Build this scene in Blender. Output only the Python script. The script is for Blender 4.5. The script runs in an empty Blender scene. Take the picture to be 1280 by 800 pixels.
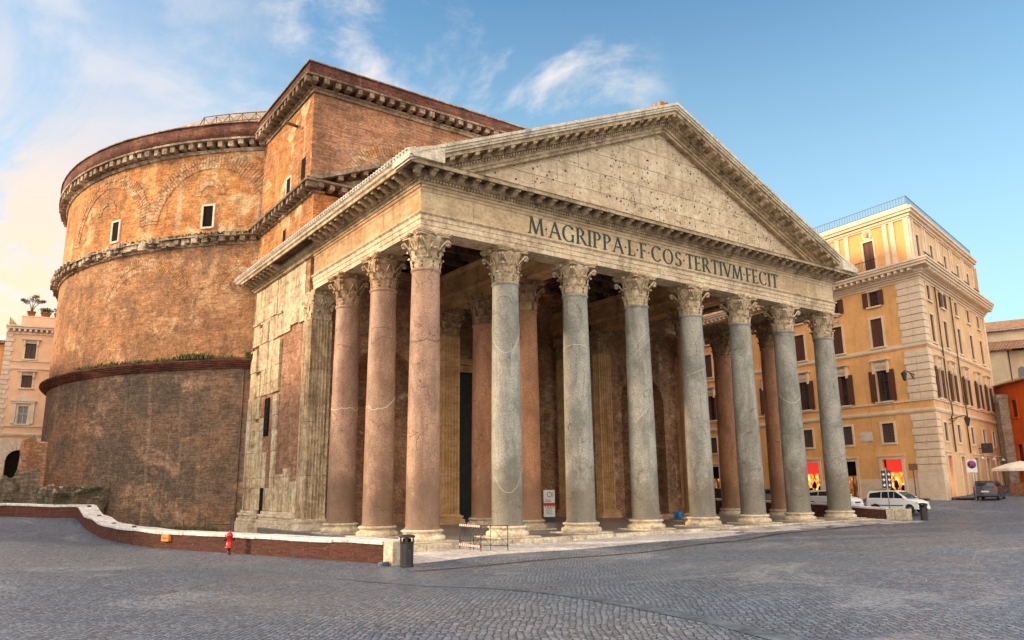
import bpy, math, random
from mathutils import Vector, Matrix
from mathutils.geometry import delaunay_2d_cdt
random.seed(7)
PI=math.pi
sc=bpy.context.scene
C=sc.collection
# ------------------------------------------------------------------ camera
cam_d=bpy.data.cameras.new('camera'); cam=bpy.data.objects.new('camera',cam_d); C.objects.link(cam); sc.camera=cam
CAM=(-16.73,-30.467,2.2625); YAW,PITCH,ROLL=0.61757,0.21459,-0.010565
fw=Vector((math.sin(YAW)*math.cos(PITCH),math.cos(YAW)*math.cos(PITCH),math.sin(PITCH)))
rt=fw.cross(Vector((0,0,1))).normalized(); up=rt.cross(fw)
r2=rt*math.cos(ROLL)+up*math.sin(ROLL); u2=-rt*math.sin(ROLL)+up*math.cos(ROLL)
M=Matrix((( r2.x,u2.x,-fw.x,CAM[0]),(r2.y,u2.y,-fw.y,CAM[1]),(r2.z,u2.z,-fw.z,CAM[2]),(0,0,0,1)))
cam.matrix_world=M
cam_d.sensor_width=36; cam_d.lens=958.2/1280*36; cam_d.clip_start=.1; cam_d.clip_end=5000
sc.render.resolution_x=1024; sc.render.resolution_y=640
sc.view_settings.view_transform='Standard'; sc.view_settings.look='None'
sc.view_settings.gamma=1; sc.view_settings.use_curve_mapping=False
sc.view_settings.exposure=1.12
# ------------------------------------------------------------------ sun and sky
SAZ=math.radians(147); SEL=math.radians(19)
sdir=Vector((math.cos(SAZ)*math.cos(SEL),math.sin(SAZ)*math.cos(SEL),math.sin(SEL)))
sl=bpy.data.lights.new('sun','SUN'); sl.energy=2.3; sl.angle=math.radians(4); sl.color=(1,.74,.47)
so=bpy.data.objects.new('sun',sl); C.objects.link(so); so.rotation_euler=sdir.to_track_quat('Z','Y').to_euler(); so.location=(-60,40,60)
w=bpy.data.worlds.new('World'); sc.world=w; w.use_nodes=True
nt=w.node_tree
for n in list(nt.nodes): nt.nodes.remove(n)

class NT:
    """short helpers over a node tree"""
    def __init__(s,nt): s.nt=nt
    def n(s,t,**k):
        x=s.nt.nodes.new(t)
        for a,b in k.items(): setattr(x,a,b)
        return x
    def L(s,a,b): s.nt.links.new(a,b)
    def setin(s,inp,v):
        if hasattr(v,'is_output') or isinstance(v,bpy.types.NodeSocket): s.L(v,inp)
        elif isinstance(v,(tuple,list)):
            if inp.type=='RGBA' and len(v)==3: v=(*v,1)
            inp.default_value=v
        else: inp.default_value=v
    def math(s,op,a,b=0.,c=None,clamp=False):
        x=s.n('ShaderNodeMath',operation=op,use_clamp=clamp); s.setin(x.inputs[0],a); s.setin(x.inputs[1],b)
        if c is not None: s.setin(x.inputs[2],c)
        return x.outputs[0]
    def vmath(s,op,a,b=(0,0,0)):
        x=s.n('ShaderNodeVectorMath',operation=op); s.setin(x.inputs[0],a); s.setin(x.inputs[1],b)
        return x.outputs['Value'] if op in('DOT_PRODUCT','LENGTH') else x.outputs[0]
    def mp(s,v,sc=(1,1,1),rot=(0,0,0),loc=(0,0,0)):
        x=s.n('ShaderNodeMapping'); s.L(v,x.inputs[0]); x.inputs['Scale'].default_value=sc; x.inputs['Rotation'].default_value=rot; x.inputs['Location'].default_value=loc
        return x.outputs[0]
    def noise(s,v,scale=1,detail=3,rough=.55,dist=0):
        x=s.n('ShaderNodeTexNoise'); s.L(v,x.inputs['Vector']); x.inputs['Scale'].default_value=scale; x.inputs['Detail'].default_value=detail
        x.inputs['Roughness'].default_value=rough; x.inputs['Distortion'].default_value=dist
        return x.outputs[0]
    def vor(s,v,scale=1,feature='F1',rand=1,out='Distance',dist='EUCLIDEAN'):
        x=s.n('ShaderNodeTexVoronoi',feature=feature)
        if feature!='DISTANCE_TO_EDGE': x.distance=dist
        s.L(v,x.inputs['Vector']); x.inputs['Scale'].default_value=scale; x.inputs['Randomness'].default_value=rand
        return x.outputs[out]
    def ramp(s,f,pts,interp='LINEAR'):
        x=s.n('ShaderNodeValToRGB'); cr=x.color_ramp; cr.interpolation=interp; s.L(f,x.inputs[0])
        while len(cr.elements)<len(pts): cr.elements.new(.5)
        for e,(p,c) in zip(cr.elements,pts):
            e.position=p; e.color=(c,c,c,1) if isinstance(c,(int,float)) else (*c,1)
        return x.outputs[0]
    def st(s,f,a,b,lo=0.,hi=1.):
        x=s.n('ShaderNodeMapRange',interpolation_type='SMOOTHSTEP'); s.setin(x.inputs[0],f)
        for i,v in zip((1,2,3,4),(a,b,lo,hi)): x.inputs[i].default_value=v
        return x.outputs[0]
    def mix(s,f,a,b,mode='MIX'):
        x=s.n('ShaderNodeMix',data_type='RGBA',blend_type=mode); s.setin(x.inputs[0],f); s.setin(x.inputs[6],a); s.setin(x.inputs[7],b)
        return x.outputs[2]
    def sep(s,v):
        x=s.n('ShaderNodeSeparateXYZ'); s.L(v,x.inputs[0]); return x.outputs
    def comb(s,a,b,c):
        x=s.n('ShaderNodeCombineXYZ')
        for i,v in enumerate((a,b,c)): s.setin(x.inputs[i],v)
        return x.outputs[0]

W=NT(nt)
sky=W.n('ShaderNodeTexSky',sky_type='NISHITA'); sky.sun_disc=False; sky.sun_elevation=SEL; sky.sun_rotation=math.atan2(sdir.x,sdir.y)
sky.air_density=1.0; sky.dust_density=.8; sky.ozone_density=2.2
tc=W.n('ShaderNodeTexCoord'); D=tc.outputs['Generated']
z=W.sep(D)[2]
# thin cirrus, stretched, on a plane high above
zz=W.math('MAXIMUM',W.math('ADD',z,.12),.05)
P=W.vmath('DIVIDE',D,W.comb(zz,zz,zz))
c1=W.noise(W.mp(P,(1.0,.8,1),(0,0,.5)),1.9,9,.6,.45)
c2=W.noise(W.mp(P,(1,1,1),(0,0,0),(3,1,0)),.8,3,.5,.3)
c1=W.noise(W.mp(P,(1.0,.75,1),(0,0,.6)),3.6,9,.62,.3)
c3=W.noise(W.mp(P,(1.0,.6,1),(0,0,.9),(4,4,4)),1.5,5,.55,.5)
def blob(v,a,b,k=1.):
    return W.st(W.vmath('DOT_PRODUCT',D,tuple(Vector(v).normalized())),a,b,0,k)
def vmax(*a):
    r=a[0]
    for x in a[1:]: r=W.math('MAXIMUM',r,x)
    return r
left=blob((-.02,.9,.41),.93,.998)
spots=vmax(blob((.313,.78,.541),.988,.9985),blob((.509,.677,.531),.988,.999),blob((.562,.682,.468),.988,.999,.9),blob((.44,.74,.5),.99,.999,.5),blob((.235,.829,.507),.985,.999,.6),blob((-.3,.3,.7),.8,.95,.7))
wisp=W.math('MULTIPLY',spots,W.st(c1,.47,.72))
haze_=W.math('MULTIPLY',left,W.st(W.math('ADD',W.math('MULTIPLY',c1,.5),W.math('MULTIPLY',c3,.5)),.44,.60,.05,1))
# dawn glow: warm veil low above the eastern roofs where the sun comes up
gl=W.vmath('DOT_PRODUCT',D,tuple(Vector((-.18,.95,.20)).normalized()))
glow=W.st(gl,.86,.985)
veil=W.math('MULTIPLY',glow,W.st(W.noise(W.mp(P,(.8,.5,1),(0,0,.4)),1.7,7,.62,.6),.42,.58,.14,1))
# bright sky patch added out of view (north, west) to fill the portico front
bk=W.vmath('DOT_PRODUCT',D,tuple(Vector((-.45,-.8,.42)).normalized()))
fill_bank=W.math('MULTIPLY',W.st(bk,-.05,.75),W.st(W.noise(P,1.2,5,.55,.3),.25,.6,.6,1))
base=W.mix(1,sky.outputs[0],(.74,1.42,1.72),'MULTIPLY')
base=W.mix(W.st(z,.0,.75,.75,0),base,(6.2,9.0,9.6))
dim=W.mix(W.st(c3,.42,.62),(4.6,5.6,6.8),(7.8,7.3,7.1))
col=W.mix(W.math('MULTIPLY',haze_,.6),base,dim)
col=W.mix(W.math('MULTIPLY',wisp,.75),col,(9.5,8.4,7.6))
lowz=W.st(z,.05,.55,1,0)
warm=W.mix(lowz,(6.0,6.2,7.0),(11.6,7.6,4.0))
col=W.mix(W.math('MULTIPLY',veil,.95),col,warm)
col=W.mix(W.math('MULTIPLY',fill_bank,.92),col,(21.3,18.5,16.0))
bg=W.n('ShaderNodeBackground'); W.L(col,bg.inputs[0]); bg.inputs[1].default_value=.06
wo=W.n('ShaderNodeOutputWorld'); W.L(bg.outputs[0],wo.inputs[0])

# ------------------------------------------------------------------ mesh helpers
class MB:
    def __init__(s): s.v=[]; s.f=[]; s.sm=[]
    def add(s,vs,fs,smooth=False):
        o=len(s.v); s.v+= [tuple(p) for p in vs]; s.f+=[tuple(i+o for i in f) for f in fs]; s.sm+=[smooth]*len(fs); return s
    def box(s,x0,x1,y0,y1,z0,z1,xf=None):
        vs=[(x0,y0,z0),(x1,y0,z0),(x1,y1,z0),(x0,y1,z0),(x0,y0,z1),(x1,y0,z1),(x1,y1,z1),(x0,y1,z1)]
        if xf: vs=[xf(*p) for p in vs]
        return s.add(vs,[(3,2,1,0),(4,5,6,7),(0,1,5,4),(1,2,6,5),(2,3,7,6),(3,0,4,7)])
    def prism(s,poly,a0,a1,axis='z',xf=None):
        n=len(poly)
        def mk(p,a):
            q={'z':(p[0],p[1],a),'y':(p[0],a,p[1]),'x':(a,p[0],p[1])}[axis]
            return xf(*q) if xf else q
        vs=[mk(p,a0) for p in poly]+[mk(p,a1) for p in poly]
        return s.add(vs,[tuple(range(n))[::-1],tuple(range(n,2*n))]+[(i,(i+1)%n,n+(i+1)%n,n+i) for i in range(n)])
    def lathe(s,prof,n=32,c=(0,0,0),a0=0,a1=2*PI,smooth=True,cap=False,arc=False):
        full=abs(a1-a0-2*PI)<1e-6; m=n if full else n+1; vs=[]
        for r,z in prof:
            for i in range(m):
                a=a0+(a1-a0)*i/n; vs.append((c[0]+r*math.cos(a),c[1]+r*math.sin(a),c[2]+z))
        fs=[]
        for j in range(len(prof)-1):
            for i in range(n):
                k=(i+1)%m; fs.append((j*m+i,j*m+k,(j+1)*m+k,(j+1)*m+i))
        if cap: fs.append(tuple(range(m))[::-1]); fs.append(tuple((len(prof)-1)*m+i for i in range(m)))
        return s.add(vs,fs,smooth)
    def tube(s,pts,r,n=8,smooth=True):
        pts=[Vector(p) for p in pts]; vs=[]; N=len(pts)
        for i,p in enumerate(pts):
            t=(pts[min(i+1,N-1)]-pts[max(i-1,0)]).normalized()
            a=t.cross(Vector((0,0,1)));
            if a.length<.1: a=t.cross(Vector((1,0,0)))
            a.normalize(); b=t.cross(a); rr=r[i] if isinstance(r,(list,tuple)) else r
            for k in range(n):
                q=2*PI*k/n; vs.append(p+a*(rr*math.cos(q))+b*(rr*math.sin(q)))
        fs=[(i*n+k,i*n+(k+1)%n,(i+1)*n+(k+1)%n,(i+1)*n+k) for i in range(N-1) for k in range(n)]
        fs+=[tuple(range(n))[::-1],tuple((N-1)*n+k for k in range(n))]
        return s.add(vs,fs,smooth)
    def sweep(s,prof,path,closed_prof=True,closed_path=False,smooth=False):
        """prof: (offset to the LEFT... outward d, z); path: 2D points, outward = right-hand side of travel"""
        n=len(path); m=len(prof); vs=[]
        for i in range(n):
            p=Vector(path[i])
            if closed_path or 0<i<n-1:
                a=(p-Vector(path[i-1])).normalized(); b=(Vector(path[(i+1)%n])-p).normalized()
            elif i==0: a=b=(Vector(path[1])-p).normalized()
            else: a=b=(p-Vector(path[i-1])).normalized()
            na=Vector((a.y,-a.x)); nb=Vector((b.y,-b.x)); mm=(na+nb)/(1+na.dot(nb))
            for d,z in prof: vs.append((p.x+mm.x*d,p.y+mm.y*d,z))
        fs=[]
        for i in range(n if closed_path else n-1):
            k=(i+1)%n
            for j in range(m if closed_prof else m-1):
                l=(j+1)%m; fs.append((i*m+j,k*m+j,k*m+l,i*m+l))
        if closed_prof and not closed_path: fs+=[tuple(range(m)),tuple((n-1)*m+j for j in range(m))[::-1]]
        return s.add(vs,fs,smooth)
    def build(s,name,mat,parent=None,label=None,auto=None,bevel=None):
        me=bpy.data.meshes.new(name); me.from_pydata(s.v,[],s.f)
        me.polygons.foreach_set('use_smooth',s.sm)
        me.materials.append(mat); me.update()
        o=bpy.data.objects.new(name,me); C.objects.link(o)
        if parent: o.parent=parent
        if label: o['label']=label
        if bevel:
            b=o.modifiers.new('b','BEVEL'); b.width=bevel; b.segments=2; b.limit_method='ANGLE'
        return o
def thing(name,label,cat,loc=(0,0,0),rz=0,group=None):
    o=bpy.data.objects.new(name,None); C.objects.link(o); o.location=loc; o.rotation_euler=(0,0,rz); o['label']=label; o['category']=cat
    if group: o['group']=group
    return o
def tag(o,label,cat,group=None):
    o['label']=label; o['category']=cat
    if group: o['group']=group
    return o
def struct(o): o['kind']='structure'; return o
def kids(o): return [c for c in bpy.data.objects if c.parent==o]
def dup(root,loc,rz,label=None,group=None):
    r=root.copy(); C.objects.link(r); r.location=loc; r.rotation_euler=(0,0,rz)
    if label: r['label']=label
    if group: r['group']=group
    for ch in kids(root):
        c=ch.copy(); C.objects.link(c); c.parent=r
        for g in kids(ch):
            d=g.copy(); C.objects.link(d); d.parent=c
    return r
def rotz(a,o=(0,0,0)):
    ca,sa=math.cos(a),math.sin(a)
    return lambda x,y,z:(o[0]+x*ca-y*sa,o[1]+x*sa+y*ca,o[2]+z)

# ------------------------------------------------------------------ materials
def mat(name,fn,rough=.85,spec=.3,metal=0):
    m=bpy.data.materials.new(name); m.use_nodes=True; t=NT(m.node_tree)
    b=m.node_tree.nodes['Principled BSDF']; b.inputs['Roughness'].default_value=rough
    b.inputs['Specular IOR Level'].default_value=spec; b.inputs['Metallic'].default_value=metal
    pos=t.n('ShaderNodeNewGeometry').outputs['Position']
    r=fn(t,pos,b)
    if r is not None:
        c,h=r if isinstance(r,tuple) and len(r)==2 else (r,None)
        t.setin(b.inputs['Base Color'],c)
        if h is not None:
            hh,dist=h; bp=t.n('ShaderNodeBump'); bp.inputs['Strength'].default_value=1; bp.inputs['Distance'].default_value=dist
            t.L(hh,bp.inputs['Height']); t.L(bp.outputs[0],b.inputs['Normal'])
    return m
def plain(name,c,rough=.6,spec=.4,metal=0,var=.12,scale=3):
    def f(t,p,b):
        n=t.noise(p,scale,4); lo=tuple(x*(1-var*1.6) for x in c); hi=tuple(min(1,x*(1+var)) for x in c)
        return t.ramp(n,[(.3,lo),(.7,hi)])
    return mat(name,f,rough,spec,metal)
def masonry(name,pal,patch,patch_t,streak,streak_amt,dark,dark_amt,course=18,bumpd=.05,pscale=.35,course_amt=.5,crack=.5,gr=.5):
    """weathered brick: palette, patch colour with threshold, vertical streaks, dirt"""
    def f(t,p,b):
        big=t.noise(p,.16,5,.6,.6); c=t.ramp(big,[(.38,pal[0]),(.5,pal[1]),(.60,pal[2])])
        med=t.noise(t.mp(p,(1,1,1.3)),pscale,8,.68,.5)
        c=t.mix(t.st(med,patch_t,patch_t+.07),c,patch)
        med2=t.noise(t.mp(p,(1,1,1.2),(0,0,0),(9,4,2)),.5,8,.7,.3)
        c=t.mix(t.math('MULTIPLY',t.st(med2,.51,.60),.75),c,pal[0])
        s=t.noise(t.mp(p,(1.3,1.3,.07)),1,5,.65); c=t.mix(t.math('MULTIPLY',t.st(s,.55,.72),streak_amt),c,streak)
        s2=t.noise(t.mp(p,(.9,.9,.12),(0,0,0),(5,3,1)),1,6,.7); c=t.mix(t.math('MULTIPLY',t.st(s2,.52,.7),dark_amt),c,dark)
        # courses of thin brick
        k=t.noise(t.mp(p,(.9,.9,course*1.3)),1,4,.65); c=t.mix(course_amt,c,t.ramp(k,[(.36,(.16,.15,.15)),(.50,(.5,.5,.5)),(.64,(.84,.83,.82))]),'OVERLAY')
        g=t.noise(p,6,6,.75); c=t.mix(gr,c,t.ramp(g,[(.36,(.12,.12,.12)),(.64,(.88,.88,.88))]),'OVERLAY')
        g2=t.noise(t.mp(p,(1,1,1.5),(0,0,0),(3,7,1)),1.6,7,.7,.4); c=t.mix(.42,c,t.ramp(g2,[(.36,(.18,.17,.16)),(.64,(.80,.80,.80))]),'OVERLAY')
        ck=t.vor(t.vmath('ADD',p,t.vmath('MULTIPLY',t.comb(t.noise(p,.8,5,.6),t.noise(p,.9,5,.6),t.noise(p,1.1,5,.6)),(1.6,1.6,1.6))),.42,'DISTANCE_TO_EDGE')
        c=t.mix(t.math('MULTIPLY',t.st(ck,.0,.012,1,0),crack*t_mask(t,p) if False else crack*.6),c,dark)
        h=t.math('ADD',t.math('MULTIPLY',k,.35),t.math('MULTIPLY',g,.8)); h=t.math('ADD',h,t.math('MULTIPLY',med,.8))
        return c,(h,bumpd)
    return mat(name,f,.92,.15)
def t_mask(t,p): return 1
def travertine(name,lo,mid,hi,dirt,blocks=None,holes=False,dirt_amt=.5,bumpd=.03,axis='y',rust=None,ga=.45,gb=.35,vert=False):
    def f(t,p,b):
        n=t.noise(t.mp(p,(1,1,1.6)),.55,7,.66,.4); c=t.ramp(n,[(.3,lo),(.5,mid),(.68,hi)])
        pores=t.noise(t.mp(p,(2.6,2.6,.45) if vert else (.7,.7,5)),1.6,6,.7)
        c=t.mix(t.math('MULTIPLY',t.st(pores,.52,.64),.35),c,dirt)
        s=t.noise(t.mp(p,(1.6,1.6,.16)),1,6,.7); c=t.mix(t.math('MULTIPLY',t.st(s,.5,.68),dirt_amt),c,dirt)
        if rust: 
            rr=t.noise(t.mp(p,(1,1,.7),(0,0,0),(7,7,7)),.6,6,.7); c=t.mix(t.math('MULTIPLY',t.st(rr,.5,.66),.6),c,rust)
        g=t.noise(p,6,6,.75); c=t.mix(ga,c,t.ramp(g,[(.34,(.12,.12,.12)),(.64,(.84,.84,.84))]),'OVERLAY')
        g2=t.noise(t.mp(p,(1,1,1.4),(0,0,0),(3,7,1)),2.1,7,.72,.5); c=t.mix(gb,c,t.ramp(g2,[(.36,(.14,.12,.10)),(.62,(.76,.76,.76))]),'OVERLAY')
        h=t.math('ADD',t.math('MULTIPLY',g,.5),t.math('MULTIPLY',n,1.2))
        if holes:
            v3=t.vor(t.mp(p,(1,.01,1.4),(0,0,0),(1,0,2)),.8,'F1',1); m3=t.math('MULTIPLY',t.st(t.math('ADD',v3,t.math('MULTIPLY',t.noise(p,4,3),.12)),.14,.18,1,0),t.st(t.noise(t.mp(p,(1,1,1),(0,0,0),(9,1,1)),.4,2),.5,.56)); c=t.mix(t.math('MULTIPLY',m3,.8),c,(.12,.085,.055)); h=t.math('SUBTRACT',h,m3)
        if blocks:
            x,y,z=t.sep(p); uu=x if axis=='y' else y
            v=t.comb(t.math('ADD',uu,t.math('MULTIPLY',t.noise(p,.6,3),.12)),t.math('ADD',z,t.math('MULTIPLY',t.noise(p,.5,3),.18)),0.)
            br=t.n('ShaderNodeTexBrick'); t.L(v,br.inputs['Vector']); br.inputs['Scale'].default_value=1
            br.inputs['Brick Width'].default_value=blocks[0]; br.inputs['Row Height'].default_value=blocks[1]; br.inputs['Mortar Size'].default_value=.012; br.inputs['Mortar Smooth'].default_value=.3
            br.inputs['Color1'].default_value=(.42,.42,.42,1); br.inputs['Color2'].default_value=(.6,.6,.6,1); br.inputs['Mortar'].default_value=(.5,.5,.5,1)
            c=t.mix(.6,c,br.outputs['Color'],'OVERLAY')
            mk=t.math('MULTIPLY',br.outputs['Fac'],t.st(t.noise(p,1.1,3),.35,.6,.25,1)); c=t.mix(t.math('MULTIPLY',mk,.85),c,(.07,.05,.035))
            h=t.math('SUBTRACT',h,t.math('MULTIPLY',br.outputs['Fac'],1.2))
        if holes:
            v1=t.vor(t.mp(p,(1,.01,1)),2.3,'F1',1); m1=t.math('MULTIPLY',t.st(v1,.11,.17,1,0),t.st(t.noise(p,.5,3,.6),.42,.52))
            v2=t.vor(t.mp(p,(1,.01,1),(0,0,0),(3,0,5)),5.2,'F1',1); m2=t.math('MULTIPLY',t.st(v2,.15,.24,1,0),t.st(t.noise(t.mp(p,(1,1,1),(0,0,0),(4,4,4)),.7,2,.5),.42,.56))
            mm=t.math('MAXIMUM',m1,m2); c=t.mix(t.math('MULTIPLY',mm,.92),c,(.035,.028,.02)); h=t.math('SUBTRACT',h,t.math('MULTIPLY',mm,2.5))
        return c,(h,bumpd)
    return mat(name,f,.85,.2)
def granite(name,c0,c1,stain,low):
    def f(t,p,b):
        n=t.noise(t.mp(p,(1,1,.5)),.9,7,.66,.5); c=t.ramp(n,[(.40,c0),(.60,c1)])
        sp=t.vor(p,26,'F1',1,'Color'); spv=t.math('MULTIPLY',t.sep(sp)[0],1.); c=t.mix(.38,c,t.ramp(spv,[(.1,(.2,.2,.2)),(.5,(.5,.5,.5)),(.9,(.8,.8,.8))]),'OVERLAY')
        g=t.noise(p,22,3,.7); c=t.mix(.35,c,t.ramp(g,[(.3,(.25,.25,.25)),(.7,(.75,.75,.75))]),'OVERLAY')
        s=t.noise(t.mp(p,(2.6,2.6,.22)),1,6,.7); c=t.mix(t.math('MULTIPLY',t.st(s,.52,.66),.5),c,stain)
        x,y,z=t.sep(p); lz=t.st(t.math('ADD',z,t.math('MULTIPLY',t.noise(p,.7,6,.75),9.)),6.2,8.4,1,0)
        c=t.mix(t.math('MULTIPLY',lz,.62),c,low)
        # pale mended seams
        wv=t.math('ADD',t.math('MULTIPLY',z,.62),t.math('MULTIPLY',t.noise(t.mp(p,(.35,.35,.05),(0,0,0),(2,8,1)),1,1,.4),5.))
        fr=t.math('ABSOLUTE',t.math('SUBTRACT',t.math('FRACT',wv),.5)); 
        ve=t.math('MULTIPLY',t.st(fr,.0,.016,1,0),t.st(t.noise(t.mp(p,(.5,.5,.3),(0,0,0),(1,1,9)),1,2),.52,.58))
        c=t.mix(t.math('MULTIPLY',ve,.22),c,(.50,.44,.36))
        ck=t.vor(t.vmath('ADD',p,t.vmath('MULTIPLY',t.comb(t.noise(p,1.5,4),t.noise(p,1.8,4),t.noise(p,2,4)),(.8,.8,.8))),.55,'DISTANCE_TO_EDGE')
        ckm=t.math('MULTIPLY',t.st(ck,0,.009,1,0),t.st(t.noise(p,.5,2),.5,.56)); c=t.mix(t.math('MULTIPLY',ckm,.75),c,tuple(q*.3 for q in stain))
        return c,(t.math('SUBTRACT',t.math('ADD',t.math('MULTIPLY',g,.3),n),t.math('MULTIPLY',ckm,1.)),.015)
    return mat(name,f,.62,.35)
def stucco(name,c,dirt,amt=.5,lowc=None,lowz=(1,3)):
    def f(t,p,b):
        n=t.noise(p,.5,6,.65,.3); cc=t.ramp(n,[(.3,tuple(x*.82 for x in c)),(.68,tuple(min(1,x*1.12) for x in c))])
        s=t.noise(t.mp(p,(1.5,1.5,.12)),1,5,.65); cc=t.mix(t.math('MULTIPLY',t.st(s,.5,.72),amt),cc,dirt)
        g=t.noise(p,5,5,.7); cc=t.mix(.3,cc,t.ramp(g,[(.3,(.3,.3,.3)),(.7,(.7,.7,.7))]),'OVERLAY')
        return cc,(g,.01)
    return mat(name,f,.9,.15)

M_={}
M_['drum_up']=masonry('weathered_orange_brick',[(0.364,0.171,0.074),(0.562,0.237,0.078),(0.603,0.314,0.123)],(0.686,0.465,0.246),.53,(0.700,0.550,0.360),.5,(0.120,0.085,0.060),.6,26,.07,.16)
M_['drum_mid']=masonry('brown_orange_brick',[(0.248,0.131,0.069),(0.396,0.196,0.090),(0.460,0.246,0.120)],(0.515,0.311,0.159),.545,(.55,.40,.27),.35,(.13,.09,.065),.55,22,.06,.22)
M_['drum_low']=masonry('dark_rendered_brick',[(0.130,0.093,0.065),(0.176,0.117,0.078),(0.252,0.142,0.082)],(0.319,0.203,0.125),.545,(.38,.26,.18),.35,(.07,.052,.042),.45,12,.05,.22,.45)
M_['block_brick']=masonry('red_brown_brick',[(0.285,0.149,0.086),(0.437,0.223,0.122),(0.475,0.279,0.162)],(0.418,0.288,0.189),.57,(.55,.42,.30),.25,(.12,.08,.06),.5,26,.05,.4,.7)
M_['block_side']=masonry('orange_brick',[(0.356,0.157,0.064),(0.540,0.216,0.068),(0.562,0.284,0.111)],(0.626,0.412,0.221),.54,(.66,.50,.32),.45,(.15,.10,.07),.45,26,.05,.3,.7)
M_['parapet']=masonry('dark_red_brick',[(.11,.045,.032),(.17,.068,.045),(.23,.11,.07)],(.30,.18,.12),.62,(.36,.25,.17),.2,(.07,.045,.035),.5,26,.06,.4,.8)
M_['voussoir']=masonry('pale_arch_brick',[(.36,.20,.10),(.50,.29,.15),(.58,.40,.23)],(.46,.22,.09),.47,(.6,.46,.3),.3,(.15,.10,.07),.5,5,.05,.9,.4)
M_['rubble']=masonry('worn_cornice_stone',[(.20,.15,.10),(.38,.29,.20),(.60,.49,.36)],(.30,.18,.10),.56,(.6,.5,.37),.3,(.07,.055,.04),.7,4,.12,1.0,.4)
M_['pit_wall']=masonry('inner_brick',[(0.255,0.143,0.083),(0.375,0.203,0.112),(0.435,0.262,0.158)],(0.495,0.345,0.225),.56,(0.600,0.450,0.300),.15,(.06,.04,.03),.5,14,.03,.3,.25)
M_['tymp']=travertine('pitted_travertine',(0.466,0.366,0.238),(0.615,0.495,0.334),(0.742,0.614,0.431),(0.286,0.198,0.114),(3.1,1.15),True,.3,.04,'y',None,.3,.15)
M_['marble']=travertine('weathered_marble',(0.445,0.346,0.220),(0.636,0.505,0.334),(0.763,0.624,0.431),(0.212,0.148,0.088),None,False,.5,.04)
M_['frieze']=travertine('yellowed_frieze_marble',(0.424,0.307,0.176),(0.572,0.426,0.255),(0.678,0.525,0.334),(0.276,0.188,0.106),(4.5,5.3),False,.35,.02,'y',None,.3,.2)
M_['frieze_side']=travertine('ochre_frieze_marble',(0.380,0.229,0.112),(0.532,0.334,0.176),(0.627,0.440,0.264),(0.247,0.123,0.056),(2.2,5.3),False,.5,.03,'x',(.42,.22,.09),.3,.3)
M_['cornice']=travertine('cornice_marble',(0.276,0.198,0.114),(0.466,0.356,0.220),(0.615,0.485,0.317),(0.085,0.054,0.031),None,False,.7,.05)
M_['soffit']=travertine('crusted_shaded_soffit',(.045,.03,.02),(.085,.058,.038),(.14,.10,.065),(.025,.018,.012),None,False,.6,.04)
M_['sima']=travertine('sima_marble',(0.530,0.455,0.334),(0.657,0.574,0.431),(0.763,0.673,0.510),(0.297,0.238,0.158),(2.4,5.3),False,.4,.02)
M_['side_marble']=travertine('broken_marble_cladding',(0.360,0.267,0.158),(0.572,0.455,0.290),(0.700,0.574,0.387),(0.180,0.119,0.066),(2.3,3.1),False,.85,.07,'x',(0.40,0.27,0.165),.35,.5,True)
M_['side_plaster']=masonry('pink_brown_plaster',[(0.252,0.136,0.080),(0.324,0.170,0.100),(0.396,0.221,0.132)],(0.432,0.306,0.192),.60,(.5,.38,.26),.2,(.13,.09,.06),.5,10,.06,.5,.3)
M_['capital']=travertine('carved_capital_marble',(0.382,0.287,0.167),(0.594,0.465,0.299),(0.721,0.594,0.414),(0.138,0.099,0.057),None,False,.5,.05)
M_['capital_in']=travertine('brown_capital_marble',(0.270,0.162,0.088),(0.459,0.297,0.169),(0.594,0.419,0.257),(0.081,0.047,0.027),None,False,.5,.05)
M_['basem']=travertine('column_base_marble',(0.466,0.376,0.255),(0.636,0.535,0.378),(0.742,0.634,0.466),(0.276,0.198,0.123),None,False,.4,.03)
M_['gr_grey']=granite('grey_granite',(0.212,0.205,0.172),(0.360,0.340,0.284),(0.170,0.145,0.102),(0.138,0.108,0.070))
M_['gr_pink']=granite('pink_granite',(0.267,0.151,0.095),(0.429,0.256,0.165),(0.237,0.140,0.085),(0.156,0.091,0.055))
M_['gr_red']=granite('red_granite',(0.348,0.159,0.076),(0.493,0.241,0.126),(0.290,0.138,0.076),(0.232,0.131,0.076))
M_['flute']=travertine('ochre_fluted_marble',(0.459,0.266,0.119),(0.648,0.392,0.182),(0.756,0.518,0.280),(0.189,0.112,0.056),None,False,.35,.01,'y',None,.2,.2)
M_['wood']=plain('old_timber',(0.150,0.105,0.068),.9,.1,0,.5,1.5)
M_['tile']=None
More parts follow.
